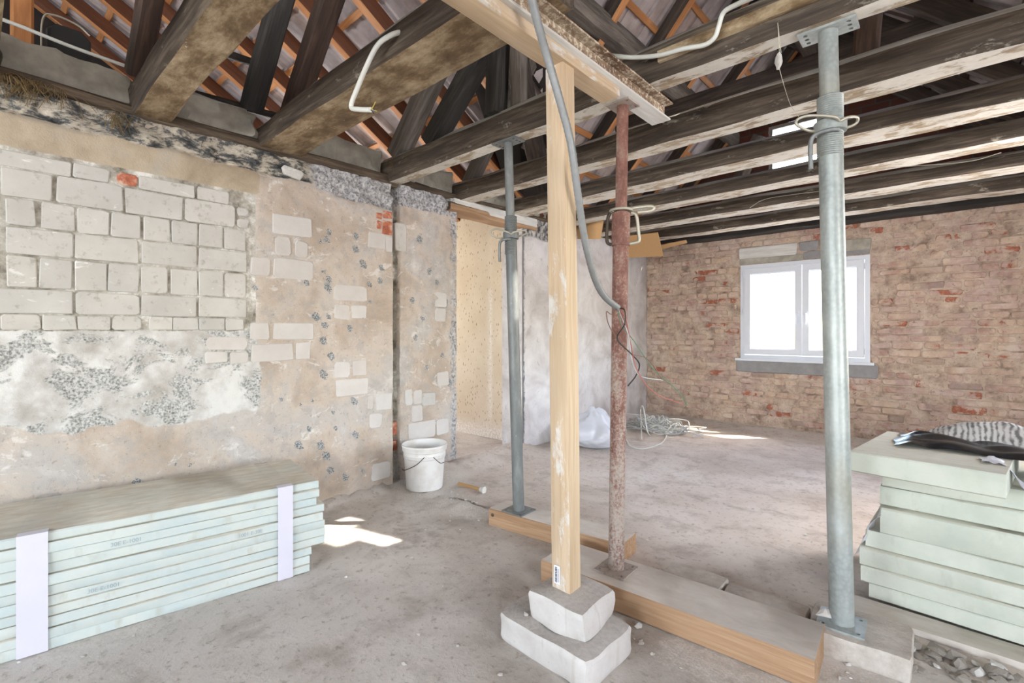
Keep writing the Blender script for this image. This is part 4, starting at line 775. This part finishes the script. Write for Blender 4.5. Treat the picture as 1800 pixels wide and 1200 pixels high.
# ------------------------------------------------------------------ foam boards: strapped bundle at left
e1 = Vector((-.148, -.989, 0)).normalized(); e2 = Vector((-.989, .148, 0)).normalized(); P0 = Vector((-2.37, 1.142, 0))
NB = 11; TH = .0405
offs = [-.045, -.045, -.035, .03, .03, .03, .018, .028, -.012, 0, 0]      # how far each board sticks out to the right, bottom first
fro = [0, .004, .002, .010, .0, .008, -.006, .012, .002, .0, .004]
ordn = ['bottom', 'second from the bottom', 'third from the bottom', 'fourth from the bottom', 'fifth from the bottom', 'middle', 'fifth from the top', 'fourth from the top', 'third from the top', 'second from the top', 'topmost']
LB = []
for i in range(NB):
    a = P0 - e1 * offs[i] + e2 * (fro[i] + .265) + Vector((0, 0, (i + .5) * TH)); b = a + e1 * 1.25
    o = timber('foam_board', b, a, .53 + .01 * (i % 2), TH - .0015, MT['foam'], jit=.0022, c=.004 if i < NB - 1 else .006, seed=80 + i, step=.1)
    top(o, ordn[i] + ' pale mint foam board of the strapped stack by the left wall', 'foam board', 'strapped foam boards by the left wall'); LB.append(o)
def strap(dist, w, label):
    root = empty('strap', P0 + e1 * dist); top(root, label, 'strap', 'white straps'); H = NB * TH
    def ring(t): 
        q = P0 + e1 * (dist + t); return [q - e2 * .006 + Vector((0, 0, .002)), q - e2 * .006 + Vector((0, 0, H * .5)) - e2 * .002, q - e2 * .006 + Vector((0, 0, H + .002)), q + e2 * .03 + Vector((0, 0, H + .004))]
    A_, B_ = ring(0), ring(w); m = MB(); n_ = len(A_)
    vs_ = A_ + B_ + [p - e2 * .0015 + Vector((0, 0, .0015)) for p in A_ + B_]
    m.add(vs_, [(i, i + 1, n_ + i + 1, n_ + i) for i in range(n_ - 1)] + [(2*n_ + i, 3*n_ + i, 3*n_ + i + 1, 2*n_ + i + 1) for i in range(n_ - 1)] + [(i, 2*n_ + i, 2*n_ + i + 1, i + 1) for i in range(n_ - 1)] + [(n_ + i, n_ + i + 1, 3*n_ + i + 1, 3*n_ + i) for i in range(n_ - 1)])
    m.build('band', MT['strap'], root)
    q = P0 + e1 * dist; t = P0 + e1 * (dist + w); z_ = Vector((0, 0, H + .003))
    MB().add([q + e2 * .03 + z_, t + e2 * .03 + z_, t + e2 * .535 + z_, q + e2 * .535 + z_, t + e2 * .545, q + e2 * .545], [(0, 1, 2, 3), (3, 2, 4, 5)]).build('film', MT['clear'], root)
strap(.125, .068, 'white strap round the right end of the mint foam stack'); strap(.99, .085, 'white strap at the left edge of the picture round the mint foam stack')
def _mesh_text(o, parent):
    bpy.context.view_layer.update(); me = bpy.data.meshes.new_from_object(o); mw = o.matrix_basis.copy(); bpy.data.objects.remove(o)
    q = bpy.data.objects.new('print', me); COL.objects.link(q); q.matrix_world = mw; q.parent = parent; q.matrix_parent_inverse = parent.matrix_world.inverted()
def label_text(txt, p, dirx, size, parent, mat):
    cu = bpy.data.curves.new('print', 'FONT'); cu.body = txt; cu.size = size; cu.align_x = 'CENTER'; cu.align_y = 'CENTER'; cu.materials.append(mat)
    o = bpy.data.objects.new('print', cu); COL.objects.link(o); x = Vector(dirx).normalized(); z = Vector((0, 0, 1)); n = x.cross(z)
    M4 = Matrix((x, z, n)).transposed().to_4x4(); M4.translation = p; o.matrix_world = M4; _mesh_text(o, parent)
for bi, u_, txt in [(8, 223, '30E E-1001'), (7, 245, '30E E-1001'), (6, 440, '1001 E-30E'), (5, 395, '1001(I)30E'), (4, 182, '30E E-1001')]:
    z_ = (bi + .5) * TH; dd = 0; best = None
    for k in range(0, 125):
        q = P0 + e1 * (k * .01) + Vector((0, 0, z_)); s_ = proj(q)
        if s_ and (best is None or abs(s_[0] - u_) < best[0]): best = (abs(s_[0] - u_), q)
    label_text(txt, best[1] + e2 * (fro[bi] - .004), -e1, .022, LB[bi], MT['ink'])

# ------------------------------------------------------------------ foam boards: loose stack at right
RB = [(-.272, .0, .070, 0, 1.25, 'bottom'), (-.30, .070, .142, -.012, 1.25, 'second from the bottom'), (-.305, .142, .220, -.006, 1.25, 'third from the bottom'), (-.285, .220, .296, .01, 1.25, 'fourth from the bottom'),
      (-.232, .298, .412, -.004, 1.25, 'thickest dusty'), (-.234, .418, .502, .008, 1.25, 'third from the top'), (-.225, .504, .59, -.004, 1.25, 'second from the top')]
for i, (x0, z0, z1, dy, L, n_) in enumerate(RB):
    yc = 2.635 + dy + .3; o = timber('foam_board', (x0, yc + .01, (z0 + z1) / 2 + .02), (x0 + L, yc - .03, (z0 + z1) / 2 + .02), .6, z1 - z0 - .003, MT['foam2'], jit=.004, c=.006, seed=100 + i, step=.12)
    top(o, n_ + ' pale green foam board of the loose stack at right', 'foam board', 'loose foam boards at right')
a_, b_ = Vector((-.325, 2.46, .655)), Vector((.13, 2.405, .655)); dr = (b_ - a_).normalized(); nr = Vector((-dr.y, dr.x, 0))
o = timber('foam_board', a_ + nr * .31, b_ + nr * .31, .62, .085, MT['foam2'], jit=.003, c=.006, seed=110); top(o, 'short pale green foam board overhanging on top of the loose stack', 'foam board', 'loose foam boards at right')
ZT = .699
rk = random.Random(5)
def sheet(name, label, cat, mat, x0, x1, y0, y1, hfn, n=(34, 22), wob=.02):
    V = []; nx, ny = n
    for i in range(nx + 1):
        for j in range(ny + 1):
            s_, t_ = i / nx, j / ny; x = x0 + (x1 - x0) * s_; y = y0 + (y1 - y0) * t_
            e = min(s_, 1 - s_, t_, 1 - t_); x += wob * nz(y * 9, s_ * 3, 3.0); y += wob * nz(x * 8, t_ * 3, 8.0); V.append((x, y, hfn(x, y, s_, t_) ))
    F = [(i*(ny+1)+j, (i+1)*(ny+1)+j, (i+1)*(ny+1)+j+1, i*(ny+1)+j+1) for i in range(nx) for j in range(ny)]
    n0 = len(V); V += [(x, y, z - .0012) for x, y, z in V]; F += [tuple(k + n0 for k in f[::-1]) for f in F]
    o = mobj(name, V, F, MT[mat], None, None, 50); top(o, label, cat); return o
def hb(x, y, s_, t_): return ZT + .004 + .05 * sm(0, .12, s_) * (abs(nz(x * 5 + y * 2, y * 11, 1.0)) * .9 + .25 * sm(0, .08, t_)) * (1 - .7 * sm(.85, 1, t_)) - .10 * sm(.24, .40, x)
sheet('plastic_sheet', 'crumpled black plastic sheet on top of the green foam stack', 'plastic sheet', 'blackfilm', -.20, .40, 2.70, 3.02, hb)
sheet('woven_sheet', 'grey woven sheet bundled behind the black plastic', 'sheet', 'weave', -.10, .36, 2.90, 3.06, lambda x, y, s_, t_: ZT + .004 + .085 * math.sin(math.pi * s_) ** .7 * sm(0, .5, t_) * (1 + .2 * nz(x * 14, y * 14)) * (1 - .5 * sm(.8, 1, t_)) - .09 * sm(.22, .32, x) + .012, (24, 14))
sheet('plastic_film', 'crumpled clear film on the top foam board at the right edge', 'plastic film', 'film', .07, .30, 2.56, 2.66, lambda x, y, s_, t_: ZT + .003 - .09 * sm(.13, .2, x) + .02 * abs(nz(x * 24, y * 24, 5.0)), (16, 8))
V = []; F = []
for i in range(9):
    for j in range(5):
        t_, s_ = i / 8, j / 4; V.append((-.235 - .10 * t_ + .02 * nz(t_ * 4, s_ * 4), 2.62 + .12 * s_, .435 - .24 * t_ - .02 * s_ + .01 * nz(s_ * 6, t_ * 5, 2)))
for i in range(8):
    for j in range(4): F.append((i*5+j, i*5+j+1, i*5+5+j+1, i*5+5+j))
o = mobj('plastic_film', V, F, MT['film'], None, None, 60); top(o, 'white film hanging from the left side of the green foam stack', 'plastic film')

# ------------------------------------------------------------------ bucket
bk = empty('bucket', (-2.985, 2.27, .012)); top(bk, 'white plastic bucket with wire bail by the doorway pier', 'bucket')
c = (-2.985, 2.27, .012); H = .335
MB().lathe([(0, .004), (.128, 0), (.136, .006), (.153, .235), (.158, .24), (.160, .262), (.158, .265), (.158, .285), (.166, .29), (.169, .318), (.172, .322), (.172, H), (.166, H), (.160, H - .006), (.133, .02), (0, .016)], c, 40).build('body', MT['bucket'], bk, 35)
R_ = Vector((CA, SA, 0)); F_ = Vector((-SA, CA, 0)); C_ = Vector(c)
pts = [C_ + R_ * (.166 * math.cos(w)) - F_ * (.172 * math.sin(w)) + Vector((0, 0, .262 - .105 * math.sin(w) * 1.0 + .05 * math.cos(w))) for w in [math.pi * (1 - k / 14) for k in range(15)]]
pts = [C_ - R_ * .158 - F_ * .05 + Vector((0, 0, .15)), C_ - R_ * .12 - F_ * .125 + Vector((0, 0, .165)), C_ - R_ * .03 - F_ * .172 + Vector((0, 0, .215)), C_ + R_ * .03 - F_ * .174 + Vector((0, 0, .27))]
MB().tube(curve(pts), .0028, 6).build('bail', MT['darksteel'], bk, 60)
MB().tube(curve([C_ + R_ * .09 - F_ * .145 + Vector((0, 0, .265)), C_ + R_ * .135 - F_ * .115 + Vector((0, 0, .215)), C_ + R_ * .158 - F_ * .06 + Vector((0, 0, .205))]), .0025, 6).build('bail', MT['darksteel'], bk, 60)
MB().lathe([(0, .03), (.135, .03), (.136, .034), (0, .05)], c, 24).build('contents', MT['concrete'], bk)
pa, pb_ = at(806, 850, Z=.02), at(846, 860, Z=.02)
o = empty('pipe_offcut', pa); top(o, 'short pale pipe with a socket lying near the bucket', 'pipe'); MB().tube([pa, pb_], .013, 12).build('tube', MT['fibre'], o, 40); d_ = (pb_ - pa).normalized(); MB().tube([pb_ - d_ * .01, pb_ + d_ * .03, pb_ + d_ * .032], [.016, .026, .02], 12).build('socket', MT['cable'], o, 40)

# ------------------------------------------------------------------ cables and conduit
def cab(name, pts, r, mat, label, cat='cable', group=None, n=8, k=6):
    o = MB().tube(curve(pts, k), r, n).build(name, MT[mat], None, 60); top(o, label, cat, group); return o
cn = empty('conduit', at(960, 90, Y=1.35)); top(cn, 'grey ribbed conduit hanging down from the girder past the pine post', 'conduit')
cp = [at(u, v, X=x) for u, v, x in [(925, -40, -.98), (945, 40, -1.0), (962, 100, -1.02), (985, 180, -1.02), (1003, 250, -1.02), (1013, 320, -1.03), (1022, 385, -1.05), (1032, 440, -1.07), (1046, 490, -1.09), (1062, 520, -1.1), (1086, 541, -1.1)]]
cc = curve(cp, 16); MB().tube(cc, [.0135 + (.0012 if i % 2 else 0) for i in range(len(cc))], 10).build('tube', MT['conduit'], cn, 60)
w0 = cp[-1]
def wire(parent, offs_, mat, r=.0022): MB().tube(curve([w0] + [at(u, v, X=x) for u, v, x in offs_]), r, 5).build('wire', MT[mat], parent, 60)
wire(cn, [(1100, 560, -1.08), (1108, 600, -1.05), (1120, 650, -1.0), (1150, 690, -.97), (1200, 710, -.94)], 'cw_red'); wire(cn, [(1092, 570, -1.08), (1115, 600, -1.05), (1150, 650, -1.0), (1190, 685, -.95), (1208, 712, -.94)], 'cw_green')
wire(cn, [(1075, 552, -1.09), (1066, 548, -1.1), (1072, 575, -1.08), (1095, 605, -1.05), (1110, 622, -1.03), (1140, 632, -1.0), (1165, 668, -.97)], 'cw_brown')
wire(cn, [(1098, 545, -1.06), (1098, 570, -1.06), (1085, 595, -1.06), (1110, 622, -1.03), (1124, 640, -1.02), (1118, 660, -1.02), (1104, 678, -1.02)], 'blackwire', .003); wire(cn, [(1105, 590, -1.05), (1110, 630, -1.03), (1125, 660, -1.0), (1165, 668, -.97)], 'cable_grey')
hw = empty('hanging_cable', at(660, 85, Y=1.15)); top(hw, 'white cable hanging in a loop from the wide stained beam', 'cable')
hc = [at(u, v, Y=y) for u, v, y in [(740, 62, 1.3), (705, 57, 1.17), (680, 66, 1.12), (662, 82, 1.11), (645, 115, 1.10), (628, 155, 1.11), (617, 187, 1.12), (630, 192, 1.12), (652, 193, 1.12)]]
MB().tube(curve(hc), .0105, 9).build('sheath', MT['cable'], hw, 60)
for k, (mn, du, dv) in enumerate([('cw_blue', 6, 3), ('cw_yellow', 8, -14), ('blackwire', 5, 6), ('cw_yellow', 10, 2)]): MB().tube(curve([hc[-1], at(652 + du * .6, 193 + dv * .5, Y=1.12), at(652 + du, 193 + dv, Y=1.115)]), .0022, 5).build('wire', MT[mn], hw, 60)
cab('cable', [at(u, v, Y=y) for u, v, y in [(1060, 95, 2.2), (1085, 99, 2.06), (1120, 101, 2.05), (1160, 97, 2.05), (1200, 86, 2.05), (1238, 79, 2.05), (1256, 66, 2.04), (1263, 48, 2.03), (1272, 22, 2.02), (1295, 8, 2.0), (1340, -12, 1.9)]], .010, 'cable', 'white cable draped along the front of the propped beam')
# stone on a wire
hs = at(1370, 107, Y=2.12); hsE = empty('hanging_stone', hs); top(hsE, 'small plaster lump hanging on a wire from the propped beam', 'stone')
def rock_mesh(name, seed, mat, flat=1.0, sub=2):
    bm = bmesh.new(); bmesh.ops.create_icosphere(bm, subdivisions=sub, radius=1.0)
    for v in bm.verts:
        q = v.co.copy(); d = 1 + .35 * noise.noise(q * 1.1 + Vector((seed * 7.1, 0, 0))) + .14 * noise.noise(q * 3 + Vector((0, seed * 3.3, 0)))
        for ax_ in (Vector((1, .3, .2)), Vector((-.4, 1, .5)), Vector((.2, -.6, 1)), Vector((-1, -.4, .3)), Vector((.3, .8, -.9))):
            ax_ = (ax_ + Vector((math.sin(seed), math.cos(seed * 2), math.sin(seed * 3))) * .6).normalized(); t_ = q.dot(ax_); 
            if t_ > .62: d *= .62 / t_ + .0
        v.co = q * d; v.co.z *= flat
    me = bpy.data.meshes.new(name); bm.to_mesh(me); bm.free(); me.materials.append(MT[mat]); return me
o = bpy.data.objects.new('lump', rock_mesh('lump', 2, 'rubble')); COL.objects.link(o); o.location = hs; o.scale = (.018, .018, .036); setpar(o, hsE)
MB().tube([hs + Vector((0, 0, .03)), at(1367, 40, Y=2.09)], .0012, 4).tube([hs + Vector((.006, 0, .03)), at(1367, 40, Y=2.09)], .0012, 4).tube(curve([hs + Vector((0, 0, -.03)), at(1378, 150, Y=2.3), at(1390, 185, Y=2.6), at(1404, 205, Y=2.8)]), .0012, 4).build('wire', MT['wire'], hsE, 60)
# loop of thin wire on the far beams
cab('wire', [at(u, v, Y=y) for u, v, y in [(1318, 365, 4.86), (1345, 350, 4.86), (1400, 341, 4.87), (1450, 335, 4.87)]], .003, 'wire', 'thin pale wire curling under the limed beams left of the thick prop', 'wire')
cab('wire', [at(u, v, Y=y) for u, v, y in [(1500, 300, 4.1), (1600, 292, 4.1), (1700, 284, 4.1), (1760, 268, 4.1)]], .002, 'wire', 'thin pale wire stretched under the limed beams right of the thick prop', 'wire')
# tangle of cables on the floor
rc = random.Random(21); CX, CY = -2.66, 5.55
for i in range(30):
    ang = rc.uniform(0, 6.28); rad = rc.uniform(.14, .34); pts = []; lift = rc.choice([.03, .06, .10, .16, .20]); n_ = rc.randint(7, 12); ox, oy = rc.gauss(0, .12), rc.gauss(0, .10)
    for k in range(n_):
        ang += rc.uniform(.45, 1.0) * (1 if i % 2 else -1); rr_ = rad * rc.uniform(.5, 1.25)
        pts.append((CX + ox + rr_ * 1.25 * math.cos(ang), CY + oy + rr_ * .8 * math.sin(ang), max(.014, .018 + lift * abs(math.sin(k * 1.7 + i)) * (1 - .5 * rr_ / .4))))
    cab('cable', pts, .0065, 'cable' if i % 3 else 'cable_grey', 'one of the pale cables in the tangle on the far floor', 'cable', 'tangled cables on the far floor', 6, 5)
cab('cable', [at(1128, 772, Z=.01), at(1126, 740, Z=.05) * 1.0 + Vector((0, 0, .15)), at(1131, 760, Z=.05) + Vector((0, 0, .28)), at(1137, 770, Z=.05) + Vector((0, 0, .1)), at(1142, 765, Z=.01)], .007, 'cable', 'pale cable loop standing up at the left of the tangle')
cab('cable', [at(1100, 772, Z=.01), at(1110, 785, Z=.01), at(1135, 788, Z=.01), at(1163, 778, Z=.01), at(1172, 762, Z=.02), at(1168, 750, Z=.03)], .008, 'cable', 'thick pale cable curving along the near side of the tangle')
# plastic bag and scraps beside it
bm = bmesh.new(); bmesh.ops.create_icosphere(bm, subdivisions=5, radius=1.0)
for v in bm.verts:
    q = v.co.copy(); w = math.atan2(q.y, q.x); r_ = 1 + .10 * math.sin(w * 9 + 4 * noise.noise(q * 1.3)) * (1 - abs(q.z)) + .22 * noise.noise(q * 1.7) + .10 * abs(noise.noise(q * 4.5)) + .05 * abs(noise.noise(q * 11))
    hgt = q.z; pinch = 1 - .55 * sm(.1, .95, hgt); v.co = Vector((q.x * r_ * .33 * pinch, q.y * r_ * .24 * pinch, max(.0, (hgt * r_ * .26 if hgt > 0 else hgt * .15) + .13)))
me = bpy.data.meshes.new('plastic_bag'); bm.to_mesh(me); bm.free(); me.materials.append(MT['film']); me.shade_smooth(); o = bpy.data.objects.new('plastic_bag', me); COL.objects.link(o); o.location = (-2.80, 4.33, .0); o.rotation_euler.z = .4; top(o, 'white crumpled plastic bag on the floor against the pale wall', 'plastic bag')
for i, (u, v, w_, r_) in enumerate([(1026, 771, .16, .3), (1012, 762, .12, 1.2)]):
    p = at(u, v, Z=.0); slab('board_scrap', p.x - w_ / 2, p.x + w_ / 2, p.y - .06, p.y + .06, .004, .034, 'rubble', ['flat pale scrap lying in front of the plastic bag', 'flat pale scrap half behind the pine post near the bag'][i], 'scrap', 40 + i, r_, 3, .008)
# fibreboards hanging between the far beams
def panel(name, pts, th, label, mat='fibre'):
    p = [Vector(q) for q in pts]; n_ = (p[1] - p[0]).cross(p[3] - p[0]).normalized() * th; m = MB(); k = len(p)
    m.add(p + [q + n_ for q in p], [tuple(range(k - 1, -1, -1)), tuple(range(k, 2 * k))] + [(i, (i + 1) % k, k + (i + 1) % k, k + i) for i in range(k)]); o = m.build(name, MT[mat]); top(o, label, 'fibreboard', 'fibreboards among the far beams'); return o
panel('fibreboard', [at(1098, 415, Y=5.35), at(1156, 409, Y=5.35), at(1166, 450, Y=5.62), at(1098, 453, Y=5.62)], .012, 'brown fibreboard hanging between the far beams right of the red prop')
panel('fibreboard', [at(1160, 432, Y=5.6), at(1206, 423, Y=5.6), at(1208, 427, Y=5.75), at(1163, 438, Y=5.75)], .012, 'narrow strip of brown fibreboard under the last limed beam')
V = []; F = []
for i in range(10):
    for j in range(8):
        t_, s_ = i / 9, j / 7; u = 1011 + 54 * s_ - 10 * t_ * s_; v = 368 - 10 * s_ ** 2 * 0 + 52 * t_ - (8 * s_) * (1 - t_); p = at(u, v, Y=4.64 - .2 * math.sin(s_ * 2.4) * (1 - .3 * t_) + .06 * t_); V.append(p)
for i in range(9):
    for j in range(7): F.append((i*8+j, i*8+j+1, i*8+9+j, i*8+8+j))
n0 = len(V); V += [p + Vector((0, .01, 0)) for p in V]; F += [tuple(k + n0 for k in f[::-1]) for f in F]
o = mobj('fibreboard', V, F, MT['fibre'], None, None, 60); top(o, 'curled brown fibreboard drooping behind the pine post', 'fibreboard', 'fibreboards among the far beams')
# nails hanging from the wide stained beam
for i, (u, v) in enumerate([(857, 38), (880, 58)]):
    p = at(u - 4, v - 18, Y=1.36); q = at(u, v + 10, Y=1.37)
    nl = MB().tube([p, q], .006, 6).build('bent_nail', MT['wire'], None, 60); top(nl, ['bent metal clip under the wide stained beam, left of two', 'bent metal clip under the wide stained beam, right of two'][i], 'clip')

# ------------------------------------------------------------------ rubble
RM = [rock_mesh('rubble_piece', s_, 'rubble', fl_, 1) for s_, fl_ in [(1, .7), (2, .5), (3, .8), (4, .45), (5, .6), (6, .35)]]
rr = random.Random(17)
def rubble(name, x, y, z, s_, label, group, cat='rubble', i=None):
    o = bpy.data.objects.new(name, RM[rr.randrange(6) if i is None else i]); COL.objects.link(o); o.location = (x, y, z + s_ * .33); o.scale = (s_ * rr.uniform(.8, 1.2), s_ * rr.uniform(.7, 1.1), s_ * rr.uniform(.7, 1.0)); o.rotation_euler = (rr.uniform(-.2, .2), rr.uniform(-.2, .2), rr.uniform(0, 6.28)); top(o, label, cat, group); return o
RG = [m_.copy() for m_ in RM]
for m_ in RG: m_.materials[0] = MT['rubble_grey']
for k in range(46):
    u = rr.uniform(1582, 1800); v = 1122 + (u - 1582) * .30 + rr.uniform(0, 46); p = at(u, v, Z=.01); o = rubble('rubble_piece', p.x, p.y, 0, rr.uniform(.014, .040) * (1.15 if v < 1140 + (u - 1582) * .3 else .8), 'broken mortar lump in the rubble below the green foam stack', 'rubble below the foam stack'); o.data = RG[k % 6]
for u, v, s_, lb in [(1452, 1078, .036, 'broken mortar lump leaning against the foot of the thick grey prop'), (1123, 1097, .024, 'pale lump on the floor beside the long plank'), (1128, 1128, .018, 'small lump on the floor right of the white blocks'), (925, 1077, .017, 'white chip wedged on the larger white block'), (1050, 957, .034, 'grey lump between the two planks'), (942, 829, .022, 'white lump on the floor between grey prop and pine post'), (1152, 862, .022, 'pale lump on the far floor right of the red prop'), (1415, 938, .016, 'white scrap on the far floor left of the thick prop')]:
    zz = .104 if u == 1452 else (.108 if u == 925 else .0); p = at(u, v, Z=zz + .01); rubble('rubble_piece', p.x, p.y, zz, s_, lb, 'loose lumps')
spots = [(850 + rr.uniform(-60, 10), 880 + rr.uniform(-20, 40)) for _ in range(22)] + [(rr.uniform(720, 860), rr.uniform(862, 885)) for _ in range(16)] + [(rr.uniform(1100, 1200), rr.uniform(1090, 1190)) for _ in range(16)] + [(rr.uniform(1440, 1580), rr.uniform(1110, 1195)) for _ in range(20)] + \
        [(rr.uniform(20, 260), rr.uniform(1110, 1190)) for _ in range(10)] + [(rr.uniform(600, 900), rr.uniform(930, 1190)) for _ in range(14)] + [(rr.uniform(940, 1450), rr.uniform(800, 960)) for _ in range(16)] + [(rr.uniform(790, 860), rr.uniform(800, 850)) for _ in range(10)]
for u, v in spots:
    p = at(u, v, Z=.0)
    if p.x < -3.1 or (-2.2 < p.x < -1.2 and 2.05 < p.y < 2.4) or (-1.5 < p.x < -.3 and 1.75 < p.y < 2.2): continue
    if -1.35 < p.x < -.85 and 1.3 < p.y < 1.7: continue
    q_ = p - P0
    if -.06 < q_.dot(e1) < 1.3 and -.03 < q_.dot(e2) < .6: continue
    rubble('plaster_chip', p.x, p.y, floor_h(p.x, p.y) - .001, rr.uniform(.005, .013), 'small pale plaster chip lying on the dusty floor', 'plaster chips on the floor', 'plaster chip')
